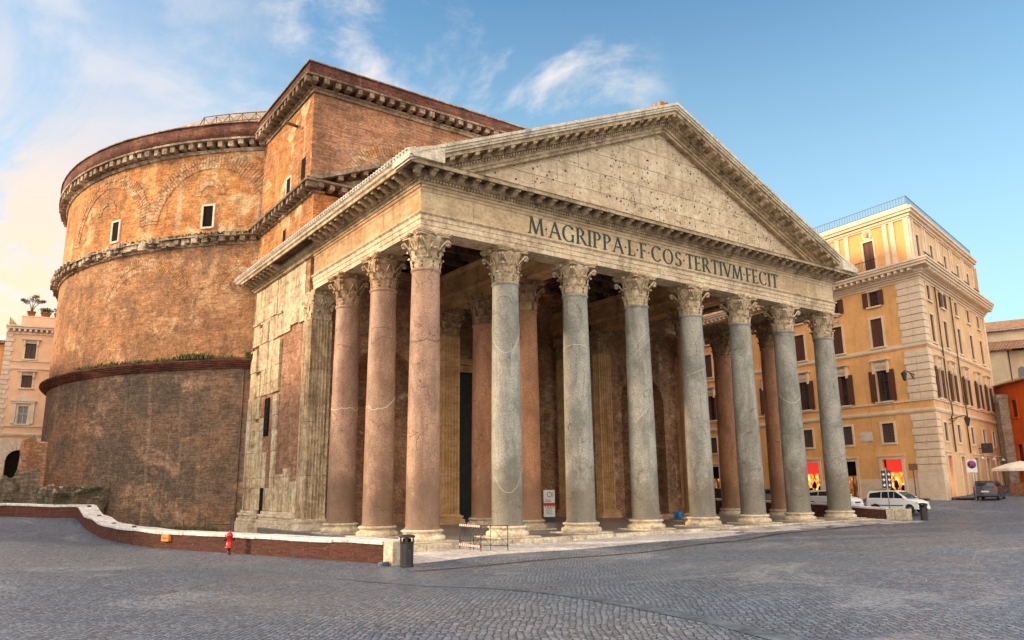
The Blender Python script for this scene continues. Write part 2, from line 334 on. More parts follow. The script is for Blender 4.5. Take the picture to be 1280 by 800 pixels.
def cobble(t,p,b):
    r=t.mp(p,(1,1,1),(0,0,math.radians(40)))
    wob=t.vmath('ADD',r,t.vmath('MULTIPLY',t.comb(t.noise(p,.30,2),t.noise(t.mp(p,(1,1,1),(0,0,0),(5,5,5)),.30,2),0.),(.45,.45,0)))
    flat=t.vmath('MULTIPLY',wob,(1,1.12,0)); sc_=8.8
    e=t.vor(flat,sc_,'DISTANCE_TO_EDGE',.42); cell=t.vor(flat,sc_,'F1',.42,'Color'); f1=t.vor(flat,sc_,'F1',.42)
    joint=t.st(e,.02,.12,1,0)
    n=t.noise(p,.13,6,.7,.5); col=t.ramp(n,[(.36,(.105,.14,.185)),(.5,(.14,.172,.215)),(.66,(.19,.205,.23))])
    cx_,cy_,cz_=t.sep(cell)
    col=t.mix(.48,col,t.ramp(cx_,[(0,(.15,.15,.16)),(.5,(.48,.48,.5)),(1,(.92,.88,.85))]),'OVERLAY')
    jn=t.noise(t.mp(p,(1,1,1),(0,0,0),(3,3,3)),.19,6,.7,.6)
    jc=t.ramp(jn,[(.50,(.012,.013,.016)),(.58,(.04,.04,.04)),(.63,(.45,.45,.45))])
    col=t.mix(t.math('MULTIPLY',joint,.78),col,jc)
    g=t.noise(p,45,3,.7); col=t.mix(.45,col,t.ramp(g,[(.35,(.2,.2,.2)),(.65,(.8,.8,.8))]),'OVERLAY')
    ro=t.noise(t.mp(p,(1,1,1),(0,0,0),(8,1,0)),.22,4,.6); rr=t.st(ro,.35,.65,.20,.36); t.L(t.math('ADD',rr,t.math('MULTIPLY',cy_,.32)),b.inputs['Roughness'])
    h=t.math('SUBTRACT',t.math('ADD',t.math('MULTIPLY',cz_,.6),t.math('MULTIPLY',t.math('SUBTRACT',1.,f1),.7)),t.math('MULTIPLY',joint,1.))
    h=t.math('ADD',h,t.math('MULTIPLY',t.noise(p,1.2,3),1.0))
    return col,(h,.035)
M_['cobble']=mat('basalt_cobbles',cobble,.45,.5)
M_['gutter']=travertine('smooth_basalt_slab',(.075,.09,.11),(.10,.12,.145),(.13,.15,.175),(.05,.055,.06),(1.1,1.1),False,.3,.01)
M_['gutter2']=plain('rusty_drain_stone',(.085,.055,.042),.7,.3,0,.4,1.5)
M_['paving']=travertine('pale_paving',(0.391,0.355,0.318),(0.521,0.480,0.435),(0.614,0.576,0.530),(0.260,0.221,0.180),(1.6,.9),False,.2,.01)
M_['floor']=mat('polished_floor_slabs',lambda t,p,b:(t.mix(.5,t.ramp(t.noise(p,.7,5,.6),[(.3,(.13,.125,.12)),(.7,(.24,.225,.21))]),t.ramp(t.sep(t.vor(t.vmath('MULTIPLY',p,(1,1,0)),.6,'F1',0,'Color'))[0],[(0,(.35,.35,.35)),(1,(.65,.65,.65))]),'OVERLAY')),.32,.5)
M_['pit']=plain('excavation_earth',(.24,.20,.15),.95,.1,0,.35,1.2)
M_['moss']=plain('green_moss',(.115,.13,.045),.95,.1,0,.5,4)
M_['leaf']=plain('dark_leaves',(.075,.115,.04),.7,.3,0,.5,6)
M_['olive']=plain('olive_leaves',(.22,.24,.12),.7,.3,0,.4,6)
M_['bark']=plain('bark',(.18,.13,.09),.9,.1,0,.4,8)
def bricks(t,p,b):
    x,y,z=t.sep(p); u=t.math('ADD',t.math('MULTIPLY',x,.7),t.math('MULTIPLY',y,.9))
    br=t.n('ShaderNodeTexBrick'); t.L(t.comb(u,z,0.),br.inputs['Vector']); br.inputs['Scale'].default_value=1
    br.inputs['Brick Width'].default_value=.27; br.inputs['Row Height'].default_value=.062; br.inputs['Mortar Size'].default_value=.006
    br.inputs['Color1'].default_value=(.06,.019,.013,1); br.inputs['Color2'].default_value=(.125,.038,.024,1); br.inputs['Mortar'].default_value=(.10,.068,.054,1)
    n=t.noise(p,1.1,6,.7); c=t.mix(t.math('MULTIPLY',t.st(n,.52,.68),.6),br.outputs['Color'],(.10,.06,.045))
    n2=t.noise(p,7,5,.7); c=t.mix(t.math('MULTIPLY',t.st(n2,.6,.72),.6),c,(.45,.36,.29))
    return c,(t.math('SUBTRACT',n2,br.outputs['Fac']),.012)
M_['brick']=mat('red_garden_brick',bricks,.9,.2)
M_['coping']=travertine('white_coping_stone',(0.485,0.465,0.422),(0.640,0.624,0.577),(0.718,0.703,0.670),(0.233,0.198,0.165),None,False,.3,.015)
M_['plinth']=travertine('rough_plinth_stone',(0.445,0.376,0.264),(0.615,0.525,0.378),(0.721,0.624,0.466),(0.180,0.139,0.088),None,False,.5,.05)
M_['bronze']=plain('dark_green_bronze',(.018,.045,.035),.45,.5,.3,.3,3)
M_['black']=plain('black_painted_metal',(.022,.022,.024),.45,.5,0,.2,4)
M_['dark']=plain('dark_void',(.012,.010,.009),.9,.1,0,.2,1)
M_['glass']=plain('window_glass',(.03,.038,.045),.08,.8,0,.3,.7)
M_['pal']=stucco('orange_ochre_stucco',(.85,.44,.16),(.60,.28,.10),.6)
M_['pal_r']=stucco('pale_ochre_stucco',(.76,.50,.27),(.50,.31,.17),.6)  # paler and less orange, for the side and rear faces
M_['trav']=travertine('facade_travertine',(.72,.54,.36),(.80,.62,.43),(.84,.69,.50),(.60,.44,.29),None,False,.3,.01,'y',None,.2,.12)
M_['shut']=mat('brown_shutters',lambda t,p,b:(lambda k:(t.mix(k,(.055,.022,.014),(.15,.055,.033)),(k,.02)))(t.math('GREATER_THAN',t.math('FRACT',t.math('MULTIPLY',t.sep(p)[2],9.)),.35)),.6,.3)
M_['shutg']=mat('grey_brown_shutters',lambda t,p,b:(lambda k:(t.mix(k,(.05,.035,.028),(.125,.085,.065)),(k,.02)))(t.math('GREATER_THAN',t.math('FRACT',t.math('MULTIPLY',t.sep(p)[2],8.)),.35)),.6,.3)
M_['peach']=stucco('peach_stucco',(.84,.58,.38),(.64,.42,.27),.25)
M_['white']=travertine('white_trim_stone',(.62,.54,.43),(.74,.66,.54),(.80,.73,.62),(.45,.36,.26),None,False,.3,.01,'y',None,.2,.15)
M_['redst']=stucco('deep_orange_stucco',(.72,.14,.03),(.42,.09,.03),.6)
M_['cream']=stucco('cream_stucco',(0.777,0.632,0.437),(0.578,0.428,0.266),.4)
def tiles(t,p,b):
    x,y,z=t.sep(p); k=t.math('FRACT',t.math('MULTIPLY',t.math('ADD',t.math('MULTIPLY',y,.97),t.math('MULTIPLY',x,-.25)),3.2))
    k2=t.math('FRACT',t.math('MULTIPLY',z,5.)); n=t.noise(p,2.5,4,.7)
    c=t.ramp(n,[(.3,(.22,.10,.05)),(.55,(.40,.21,.11)),(.7,(.50,.36,.22))]); c=t.mix(t.math('MULTIPLY',t.st(k,.0,.3,1,0),.7),c,(.07,.045,.03))
    return c,(t.math('ADD',t.math('ABSOLUTE',t.math('SUBTRACT',k,.5)),t.math('MULTIPLY',k2,.3)),.08)
M_['tile']=mat('terracotta_tiles',tiles,.85,.2)
M_['ruin']=masonry('mossy_ruin_masonry',[(.10,.085,.06),(.19,.15,.105),(.28,.22,.16)],(.36,.30,.22),.57,(.3,.26,.2),.3,(.05,.06,.03),.8,5,.08,.5,.6)
M_['concrete']=travertine('roman_concrete',(.34,.28,.21),(.45,.38,.29),(.52,.46,.36),(.24,.19,.14),None,False,.3,.03)

# ------------------------------------------------------------------ street (heights measured at a few places, smoothly joined)
HP=[(-17,-31,.58),(-9,-20,.08),(0,-22,.15),(15,-22,.35),(-4.3,-6.5,-.40),(5,-6,-.36),(1,-2.4,-.27),(6,-2.2,-.24),(12,-2.2,-.18),(20,-2.2,-.13),(30,-2.2,-.1),(11,-5.5,-.2),(17,-5,-.10),(30,-4.5,-.10),(34,-5,-.12),(33,-15,.3),(39,2,.35),(48,0,.86),(44,20,.8),(40,12,.5),(55,-3,1.05),(52,0.5,1.0),(60,1,1.35),(70,3,1.7),(62,-10,1.3),(80,0,2.2),(70,-30,1.2),
    (-5.5,1,-.42),(-6.4,4.7,-.42),(-7.3,7.8,-.43),(-8.7,9.2,-.42),(-9.7,14.5,-.34),(-9.9,17.5,-.27),(-10.3,21.1,.07),(-10.5,25.2,.69),(-14.4,27.5,.82),(-16,15,.0),(-20,28,.85),(-24,0,.3),(-12,-8,-.2),(-40,-20,.6),(40,60,1),(60,40,1.2),(0,-45,.8),(40,-45,1.0),(-20,80,.9),(150,0,1.5),(-90,0,1),(0,-120,1.)]
def gz(x,y):
    sw=sz=0
    for a,b,c in HP:
        k=1/(2.0+(x-a)**2+(y-b)**2)**1.6; sw+=k; sz+=k*c
    return sz/sw
LW=[(-3.96,-4.43),(-4.7,-1.6),(-5.55,1.0),(-6.4,4.4),(-7.5,7.4),(-8.65,10.4),(-9.5,14.0),(-9.95,17.5),(-10.3,21.1),(-10.5,25.2)]
LW2=[(-10.5,25.2),(-12.77,26.4),(-14.4,27.5),(-24,33.5)]
hole=[(-3.7,-4.3),(-3.2,-1.5),(33.8,-1.5),(34.2,-3.0),(34.4,-3.0),(34.4,75),(-45,75),(-24.2,33.6)]+LW2[-2::-1]+LW[-2:0:-1]
pts=[];L_=len(hole)
for p in hole: pts.append(Vector(p))
edges=[(i,(i+1)%L_) for i in range(L_)]
rg=lambda a,b,s:[a+s*i for i in range(int((b-a)/s)+1)]
for x in rg(-32,84,1.5):
    for y in rg(-36,42,1.5): pts.append(Vector((x+.01*math.sin(y*7),y+.01*math.sin(x*5))))
for R_ in (110,160,260,500,1200):
    for i in range(32): pts.append(Vector((20+R_*math.cos(i*PI/16),R_*math.sin(i*PI/16))))
vs,es,fs,*_=delaunay_2d_cdt(pts,edges,[],0,1e-4)
def inside(x,y,poly):
    c=False; j=len(poly)-1
    for i in range(len(poly)):
        xi,yi=poly[i];xj,yj=poly[j]
        if (yi>y)!=(yj>y) and x<(xj-xi)*(y-yi)/(yj-yi)+xi: c=not c
        j=i
    return c
mb=MB(); keep=[]
for f in fs:
    cx=sum(vs[i].x for i in f)/len(f); cy=sum(vs[i].y for i in f)/len(f)
    if not inside(cx,cy,hole): keep.append(tuple(f))
mb.add([(v.x,v.y,gz(v.x,v.y)) for v in vs],keep,True)
struct(mb.build('street',M_['cobble']))
def drape(path,width,lift,m,name,th=.02,step=.8):
    pp=[]
    for a,b in zip(path[:-1],path[1:]):
        d=math.dist(a,b); k=max(1,int(d/step))
        for i in range(k): pp.append((a[0]+(b[0]-a[0])*i/k,a[1]+(b[1]-a[1])*i/k))
    pp.append(path[-1]); mb=MB(); v=[];n=len(pp)
    for i,p in enumerate(pp):
        a=Vector(pp[max(0,i-1)]); b=Vector(pp[min(n-1,i+1)]); t=(b-a).normalized(); nn=Vector((-t.y,t.x))
        for s in (-.5,-.17,.17,.5):
            q=Vector(p)+nn*width*s; v.append((q.x,q.y,gz(q.x,q.y)+lift))
    mb.add(v,[(i*4+k,(i+1)*4+k,(i+1)*4+k+1,i*4+k+1) for i in range(n-1) for k in range(3)])
    return struct(mb.build(name,m))
drape([(-4.2,-7.2),(-.8,-7.6),(4.6,-7.5),(12,-7.2),(16.5,-6.3),(28,-4.9)],.30,.010,M_['gutter2'],'road')
drape([(-7.2,-8.4),(-6.6,-10.8),(-6.1,-13.8),(-6.05,-17),(-6.2,-19.6),(-6.4,-21.5),(-6.9,-23.5),(-8.2,-26.5)],.42,.010,M_['gutter'],'road')
# pale paving along the foot of the portico
pv=MB(); xs=rg(-3.4,33.6,.8); v=[]
yf=lambda x: -4.9+.25*math.sin(x*.35) if x<33 else -4.7
for x in xs:
    for k in range(5):
        y=-1.3+(yf(x)+1.3)*k/4; z=gz(x,y); v.append((x,y,z+.012))
    v.append((x,yf(x),gz(x,yf(x))-.15))
pv.add(v,[(i*6+k,i*6+k+1,(i+1)*6+k+1,(i+1)*6+k) for i in range(len(xs)-1) for k in range(5)])
struct(pv.build('pavement',M_['paving']))
pt=MB(); v=[(p[0],p[1],-.62) for p in [(-60,-6),(34.3,-6),(34.3,120),(-60,120)]]; pt.add([(-3.9,-1.4,-.45),(34.1,-1.4,-.45),(34.3,80,-.45),(-24,80,-.45),(-44,74.9,-.45),(-24.1,33.6,-.45),(-10.4,25.1,-.45),(-9.8,17.5,-.45),(-8.5,10.4,-.45),(-6.3,4.4,-.45),(-4.5,-1.4,-.45)],[tuple(range(11))]);
struct(pt.build('ground',M_['pit']))

# ------------------------------------------------------------------ the temple
temple=thing('domed_temple','ancient round brick temple with columned marble portico and bronze inscription','temple',(15.82,0,0))
temple.location=(0,0,0)
def tp(mb,name,m,label=None,parent=None,**k): return mb.build(name,M_[m],parent or temple,label,**k)
S=4.52; T=4.467; YB=T*3; CX=15.82; CY=45.9; RD=27.16
# floor and steps
fl=MB(); fl.box(-1.35,33,-1.28,18.6,-.6,0); tp(fl,'floor','floor')
st_=MB(); st_.box(-1.5,33.1,-1.52,-1.283,-.8,-.09)
for i in range(40):
    x=-1.5+i*.865; st_.box(x+.01,x+.85,-1.56-random.random()*.03,-1.30,-.8,-.012-random.random()*.012)
tp(st_,'step','plinth')
def shaft_mb(seed):
    mb=MB(); prof=[(.80,.50),(.80,.545),(.755,.60)]
    for i in range(15):
        t=i/14; r=.735-.085*t**1.6+.006*math.sin(t*PI); prof.append((r,.64+t*11.36))
    prof+=[(.655,12.04),(.70,12.07),(.71,12.12),(.70,12.17),(.66,12.19)]
    mb.lathe(prof,40); return mb
def base_mb():
    mb=MB(); prof=[(.95,.03),(1.0,.08),(1.015,.15),(1.0,.22),(.95,.27),(.88,.275),(.88,.295),(.845,.31),(.83,.34),(.845,.375),(.88,.385),(.88,.40),(.92,.415),(.935,.45),(.92,.485),(.87,.51),(.80,.515),(.6,.515)]
    mb.lathe(prof,40); return mb
def capital_mb(square=False,half=.66,seed=1):
    rnd=random.Random(seed); mb=MB(); z0=12.19
    def R(th,r):
        if not square: return r
        k=max(abs(math.cos(th)),abs(math.sin(th))); return r/k*.97
    # bell
    prof=[(.60,0),(.60,.4),(.62,.8),(.68,1.15),(.80,1.42),(.84,1.50),(.80,1.52)]; n=32; vs=[]
    for r,z in prof:
        for i in range(n):
            th=2*PI*i/n; q=R(th,r); vs.append((q*math.cos(th),q*math.sin(th),z0+z))
    mb.add(vs,[(j*n+i,j*n+(i+1)%n,(j+1)*n+(i+1)%n,(j+1)*n+i) for j in range(len(prof)-1) for i in range(n)],True)
    def rb(z): 
        for (r0,a),(r1,b) in zip(prof[:-1],prof[1:]):
            if a<=z<=b: return r0+(r1-r0)*(z-a)/(b-a+1e-9)
        return .84
    def leaf(th,h,wd,zb,out):
        nt_,ns=10,6; vs=[]; k=.9+.2*rnd.random(); brk=rnd.random()<.15
        for i in range(nt_+1):
            t=i/nt_
            zc=zb+h*(t if t<.82 else .82+.6*(t-.82)-6.5*(t-.82)**2)
            ro=.035+.05*math.sin(t*PI)+out*k*max(0,t-.35)**2.2*2.6
            if brk: ro*=.4
            lob=1+.22*math.cos(t*PI*7)
            ww=wd*(1-.25*t)*(1 if t<.8 else 1-((t-.8)/.2)**2*.75)*lob
            for j in range(ns+1):
                s=-1+2*j/ns; a=th+s*ww/.68; q=R(a,rb(min(1.4,max(0,zc))))+ro*(1-.35*s*s)+(.036 if j%2==0 else -.022)
                vs.append((q*math.cos(a),q*math.sin(a),z0+zc-.05*abs(s)*t))
        mb.add(vs,[(i*(ns+1)+j,i*(ns+1)+j+1,(i+1)*(ns+1)+j+1,(i+1)*(ns+1)+j) for i in range(nt_) for j in range(ns)],True)
    for i in range(8): leaf(i*PI/4+PI/8,.66,.235,0,.20)
    for i in range(8): leaf(i*PI/4,.80,.20,.32,.25)
    for i in range(4):  # volutes under the abacus corners
        d=PI/4+i*PI/2
        for sd in (-1,1):
            pts=[];rr=[]
            a0=d+sd*.33
            for k in range(5):
                t=k/4; a=a0+(d+sd*.06-a0)*t; q=R(a,.66)*(1-t)+ (1.04 if not square else 1.1)*t; pts.append((q*math.cos(a),q*math.sin(a),z0+.78+.58*t**.8)); rr.append(.035+.02*t)
            ccx=(1.05 if not square else 1.12); 
            for k in range(1,15):
                t=k/14; ph=PI/2-t*PI*2.9; rad=.13*(1-t*.75); q=ccx+rad*math.cos(ph); zz_=1.24+rad*math.sin(ph)-.02
                a=d+sd*.055; pts.append((q*math.cos(a),q*math.sin(a),z0+zz_)); rr.append(.055*(1-t*.3))
            mb.tube(pts,rr,6)
        dm=i*PI/2  # inner helices and the flower
        for sd in (-1,1):
            pts=[((R(dm+sd*q,.7)+.08+.06*t)*math.cos(dm+sd*q),(R(dm+sd*q,.7)+.08+.06*t)*math.sin(dm+sd*q),z0+.80+.5*t) for t,q in ((0,.26),(.3,.22),(.6,.14),(.85,.08),(1,.13),(.93,.17))]
            mb.tube(pts,.035,5)
        q=(.92 if not square else .98); mb.lathe([(0,-.1),(.09,-.08),(.13,0),(.09,.1),(0,.12)],8,(q*math.cos(dm),q*math.sin(dm),z0+1.58))
    # abacus with concave sides
    def ab(sc_,za,zb_):
        poly=[]
        for i in range(4):
            a=PI/4+i*PI/2; c=1.28*sc_
            p1=Vector((c*math.cos(a-.07),c*math.sin(a-.07))); p2=Vector((c*math.cos(a+.07),c*math.sin(a+.07)))
            a2=a+PI/2; p3=Vector((c*math.cos(a2-.07),c*math.sin(a2-.07)))
            poly.append(p1); 
            m=Vector((math.cos(a+PI/4),math.sin(a+PI/4)))
            for k in range(9):
                t=k/8; q=p2.lerp(p3,t); q=q-m*(.13*math.sin(t*PI)*sc_); poly.append(q)
        mb.prism([tuple(p) for p in poly],za,zb_)
    ab(.90,z0+1.50,z0+1.58); ab(.96,z0+1.583,z0+1.64); ab(1.0,z0+1.643,z0+1.742)
    return mb
def plinth_mb(seed,wd=1.14,zb=-.5,zt=.05):
    rnd=random.Random(seed); mb=MB(); a=[wd+rnd.uniform(-.06,.08) for _ in range(4)]
    poly=[(-a[0],-a[1]+rnd.uniform(-.08,.08)),(-.2,-a[1]-.02),(a[2],-a[1]),(a[2]+.03,.1),(a[2]-.05,a[3]),(-a[0],a[3])]
    mb.prism(poly,zb,zt); return mb
E2=[]
cap_me=[capital_mb(seed=i).build('capital',M_['capital'],temple) for i in range(3)]; cap_in=capital_mb(seed=9).build('capital',M_['capital_in'],temple)
base_o=base_mb().build('base',M_['basem'],temple); shaft_o={}
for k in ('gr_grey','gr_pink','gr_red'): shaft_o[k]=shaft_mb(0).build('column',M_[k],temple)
first={}
ncol=0
def column(x,y,kind,lab,inner=False):
    global ncol; ncol+=1
    o=shaft_o[kind].copy(); C.objects.link(o); o.parent=temple; o.location=(x,y,0); o.name='column'; o['label']=lab
    o.rotation_euler=(0,0,0)
    b=base_o.copy(); C.objects.link(b); b.parent=o; 
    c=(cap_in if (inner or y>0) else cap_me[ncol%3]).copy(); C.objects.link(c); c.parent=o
    p=plinth_mb(ncol,1.12 if not inner else 1.06,-.62 if not inner else -.02,.05).build('plinth',M_['plinth'],o)
for i in range(8):
    k='gr_pink' if i==0 else 'gr_grey'
    column(i*S,0,k,'pink granite column at the near corner' if i==0 else 'grey granite column of the front row')
for j in (1,2): column(0,j*T,'gr_pink','pink granite column on the left flank')
for j in (1,2): column(7*S,j*T,'gr_red','red granite column on the right flank',True)
for i in (2,5):
    for j in (1,2): column(i*S,j*T,'gr_red','red granite column inside the portico',True)
for o in cap_me+[cap_in,base_o]+list(shaft_o.values()): bpy.data.objects.remove(o)

# mended cracks: thin mortar seams running round some shafts
M_['mortar']=plain('pale_mortar',(.66,.60,.51),.9,.1,0,.1,4); M_['redm']=plain('rust_stain_band',(.34,.14,.08),.8,.1,0,.2,4); M_['crackm']=plain('dark_crack',(.05,.035,.028),.9,.1,0,.2,4)
def seam(col,pts,m='mortar',r=.02,jit=.0,seed=1):
    r*=.72
    ks=[o for o in bpy.data.objects if o.parent==temple and o.name.startswith('column') and (o.location-Vector((col[0],col[1],0))).length<.1]
    rnd=random.Random(seed); c0=math.atan2(CAM[1]-col[1],CAM[0]-col[0]); P_=[]
    for (a,b) in zip(pts[:-1],pts[1:]):
        k=max(2,int(abs(b[0]-a[0])/5)+int(abs(b[1]-a[1])/.15))
        for i in range(k): P_.append((a[0]+(b[0]-a[0])*i/k,a[1]+(b[1]-a[1])*i/k+rnd.uniform(-jit,jit)))
    P_.append(pts[-1]); q=[]
    for d,z in P_:
        t=(z-.64)/11.36; R_=.735-.085*t**1.6+.006*math.sin(t*PI)-r*.45; a=c0+math.radians(d); q.append((R_*math.cos(a),R_*math.sin(a),z))
    b=MB(); b.tube(q,r,5); b.build('mortar_seam' if m!='crackm' else 'crack',M_[m],ks[0])
arcp=lambda z0,dz,a0=-95,a1=95,n=16:[(a0+(a1-a0)*i/n,z0+dz*math.sin(PI*i/n)) for i in range(n+1)]
seam((0,2*T),[(-90,6.5),(-50,6.4),(-10,6.45),(20,6.55),(60,6.4),(90,6.6)],'mortar',.028,.05,2)
seam((0,T),[(-90,6.15),(-60,6.25),(-35,6.0),(0,6.05),(30,6.2),(60,6.5),(90,6.75)],'mortar',.035,.05,3)
seam((0,T),[(-55,9.75),(-50,10.1),(0,10.15),(55,10.05),(50,9.6),(0,9.65),(-50,9.3),(-55,9.75)],'crackm',.014,.02,4)
seam((0,0),[(-90,8.75),(-40,8.7),(0,8.8),(50,8.75),(80,8.85)],'crackm',.022,.05,5)
seam((S,0),arcp(10.1,-1.5),'mortar',.018); seam((S,0),arcp(3.2,-1.2,-70,80),'mortar',.012); seam((S,0),[(-40,11.2),(-20,11.45),(10,11.4),(30,11.1)],'crackm',.018,.03,7)
seam((2*S,0),arcp(9.2,.25),'mortar',.018); seam((3*S,0),[(-90,9.0),(-30,9.6),(30,10.4),(90,10.9)],'mortar',.013); seam((3*S,0),[(-90,8.7),(-30,9.2),(30,9.9),(80,10.3)],'mortar',.012); seam((3*S,0),[(-30,5.6),(20,6.2),(80,6.9)],'mortar',.012)
seam((4*S,0),[(-90,8.4),(-40,8.5),(20,8.75),(90,9.1)],'mortar',.016); seam((6*S,0),arcp(8.0,-.6,-60,95),'mortar',.018)
for z_ in (3.9,2.75,1.7): seam((7*S,0),[(-90,z_-.25),(-30,z_-.15),(30,z_+.1),(95,z_+.45)],'redm',.022,.01,8)
# entablature
X0,X1,Y0=-.66,7*S+.66,-.66; YE=24.1
U=[(X0,YE),(X0,Y0),(X1,Y0),(X1,YE)]   # outward = right-hand side of travel -> (x0,ye)->(x0,y0): right is -x
def offs(p): return p
ar=MB(); prof=[(0,13.93),(0,14.18),(.035,14.19),(.035,14.43),(.07,14.44),(.07,14.64),(.10,14.66),(.17,14.72),(.17,14.78),(.03,14.80),(-1.3,14.80),(-1.3,14.70),(-1.22,14.66),(-1.22,13.93)]
ar.sweep(prof,[(X0,12.7),(X0,Y0),(X1,Y0),(X1,12.7)]); tp(ar,'architrave','marble')
fr=MB(); fr.sweep([(.02,14.803),(.02,15.98),(.07,16.0),(.10,16.05),(.10,16.12),(-1.2,16.12),(-1.2,14.803)],[(X0-.0,Y0),(X1,Y0)]); tp(fr,'frieze','frieze')
fr=MB(); 
for xx,s_ in ((X0,-1),(X1,1)):
    a,b=(xx-.02*-s_*-1,xx)
    pr=[(xx+s_*.02,14.803),(xx+s_*.02,15.98),(xx+s_*.07,16.0),(xx+s_*.10,16.05),(xx+s_*.10,16.12),(xx-s_*1.2,16.12),(xx-s_*1.2,14.803)]
    fr.add([(p[0],Y0+.0 if k==0 else 12.7,p[1]) for k in (0,1) for p in pr],[(j,(j+1)%7,7+(j+1)%7,7+j) for j in range(7)]+[tuple(range(7)),tuple(range(13,6,-1))])
    break
tp(fr,'side_frieze','frieze_side')
# cornice: dentil band, modillions, corona, sima
co=MB()
co.sweep([(.0,16.123),(.16,16.14),(.20,16.20),(.20,16.23),(-.6,16.23),(-.6,16.123)],U)
co.sweep([(.20,16.233),(.20,16.36),(.34,16.40),(.36,16.43),(-.6,16.43),(-.6,16.233)],U)
co.sweep([(.42,16.433),(.42,16.69),(-.6,16.69),(-.6,16.433)],U)
co.sweep([(-.6,16.70),(1.06,16.70),(1.06,16.60),(1.14,16.60),(1.14,16.76),(1.2,16.80),(-.6,16.80)],U)
sf=MB(); sf.sweep([(.425,16.694),(1.055,16.694),(1.055,16.698),(.425,16.698)],U); tp(sf,'soffit','soffit')  # thin sheet: black crust, plus the shade between modillions darkened into its colour
for xx,s_ in ((X0,-1),(X1,1)):
    sl_=MB()
    pr=[(xx+s_*1.12,16.803),(xx+s_*1.20,16.86),(xx+s_*1.24,16.95),(xx+s_*1.34,17.02),(xx+s_*1.34,17.10),(xx+s_*.2,17.5),(xx-s_*.5,17.5),(xx-s_*.5,16.803)]; n=8
    y_a,y_b=-1.98,YE+1.0
    sl_.add([(p[0],y,p[1]) for y in (y_a,y_b) for p in pr],[(j,(j+1)%n,n+(j+1)%n,n+j) for j in range(n)]+[tuple(range(n)),tuple(range(2*n-1,n-1,-1))])
    tp(sl_,'eave_moulding','sima')
def dent(x0,x1,fixed,axis,sgn,z0,z1,d0,d1,sp,wd,mbx,skip=None):
    n=int(abs(x1-x0)/sp); 
    for i in range(n+1):
        c=x0+(x1-x0)*i/n
        if skip and skip(c): continue
        a,b=sorted((fixed+sgn*d0,fixed+sgn*d1))
        if axis=='x': mbx.box(c-wd/2,c+wd/2,a,b,z0,z1)
        else: mbx.box(a,b,c-wd/2,c+wd/2,z0,z1)
dn=MB()
dent(X0-.15,X1+.15,Y0,'x',-1,16.25,16.36,.20,.31,.17,.105,dn)
gap=lambda y:11.6<y<17.2
dent(Y0,YE,X0,'y',-1,16.25,16.36,.20,.31,.17,.105,dn,gap)
dent(Y0,12,X1,'y',1,16.25,16.36,.20,.31,.17,.105,dn)
tp(dn,'dentils','cornice')
mo=MB()
def modillion(mbx,cx,cy,dx,dy,z0,z1,L0,L1,wd):
    """scroll bracket pointing along (dx,dy)"""
    pr=[(L0,z0+.0),(L0+.14,z0-.05),(L0+.28,z0+.0),(L0+.42,z0+.10),(L1-.14,z0+.10),(L1-.04,z0+.08),(L1,z0+.14),(L1,z1),(L0,z1)]
    nx,ny=-dy,dx
    mbx.add([(cx+dx*l+nx*s,cy+dy*l+ny*s,z_) for s in (-wd/2,wd/2) for l,z_ in pr],[(j,(j+1)%9,9+(j+1)%9,9+j) for j in range(9)]+[tuple(range(9))[::-1],tuple(range(9,18))])
modillion(mo,0,0,0,-1,16.43,16.695,.422,1.03,.27)
mo0=tp(mo,'modillion','cornice'); protos=[mo0]
def put(o,loc,rz=0):
    c=o.copy(); C.objects.link(c); c.location=loc; c.rotation_euler=(0,0,rz); return c
n=44
for i in range(n+1): put(mo0,(X0-.55+(X1-X0+1.1)*i/n,Y0,0))
y=Y0+.2
while y<YE:
    if not gap(y): put(mo0,(X0,y,0),-PI/2)
    if y<12: put(mo0,(X1,y,0),PI/2)
    y+=.765
bpy.data.objects.remove(mo0)
tp(co,'cornice','cornice')
# pediment
TZ=24.65; MS=.43
top=lambda x,o=0: TZ-o-MS*abs(x-CX)
def band(mbx,o0,o1,y0,y1,xa=-1.98,zfloor=None):
    """raking band between vertical offsets o0<o1 below the top line, mitred at the apex"""
    xb=2*CX-xa
    for a,b in ((xa,CX),(CX,xb)):
        poly=[(a,top(a,o0)),(b,top(b,o0)),(b,top(b,o1)),(a,top(a,o1))]
        if zfloor is not None:
            x_=lambda o:CX-(TZ-o-zfloor)/MS
            if a==xa: l0,l1=max(xa,x_(o0)),max(xa,x_(o1)); poly=[(l0,max(zfloor,top(l0,o0))),(CX,top(CX,o0)),(CX,top(CX,o1)),(l1,max(zfloor,top(l1,o1)))]
            else:
                r0,r1=min(xb,2*CX-x_(o0)),min(xb,2*CX-x_(o1)); poly=[(CX,top(CX,o0)),(r0,max(zfloor,top(r0,o0))),(r1,max(zfloor,top(r1,o1))),(CX,top(CX,o1))]
        mbx.prism(poly,y0,y1,'y')
pe=MB(); ZF=16.803
band(pe,0,.16,-2.0,-.3); band(pe,.163,.30,-1.93,-.3); band(pe,.303,.42,-1.86,-.3,-1.9)
tp(pe,'raking_sima','sima')
rc=MB(); band(rc,.423,.62,-1.74,-.3,-1.75,ZF); band(rc,.623,.86,-1.1,-.3,-1,ZF); band(rc,.863,1.06,-.92,-.3,-1,ZF); band(rc,1.063,1.24,-.84,-.3,-1,ZF); band(rc,1.243,1.42,-.76,-.3,-1,ZF)
tp(rc,'raking_cornice','cornice')
rk={}
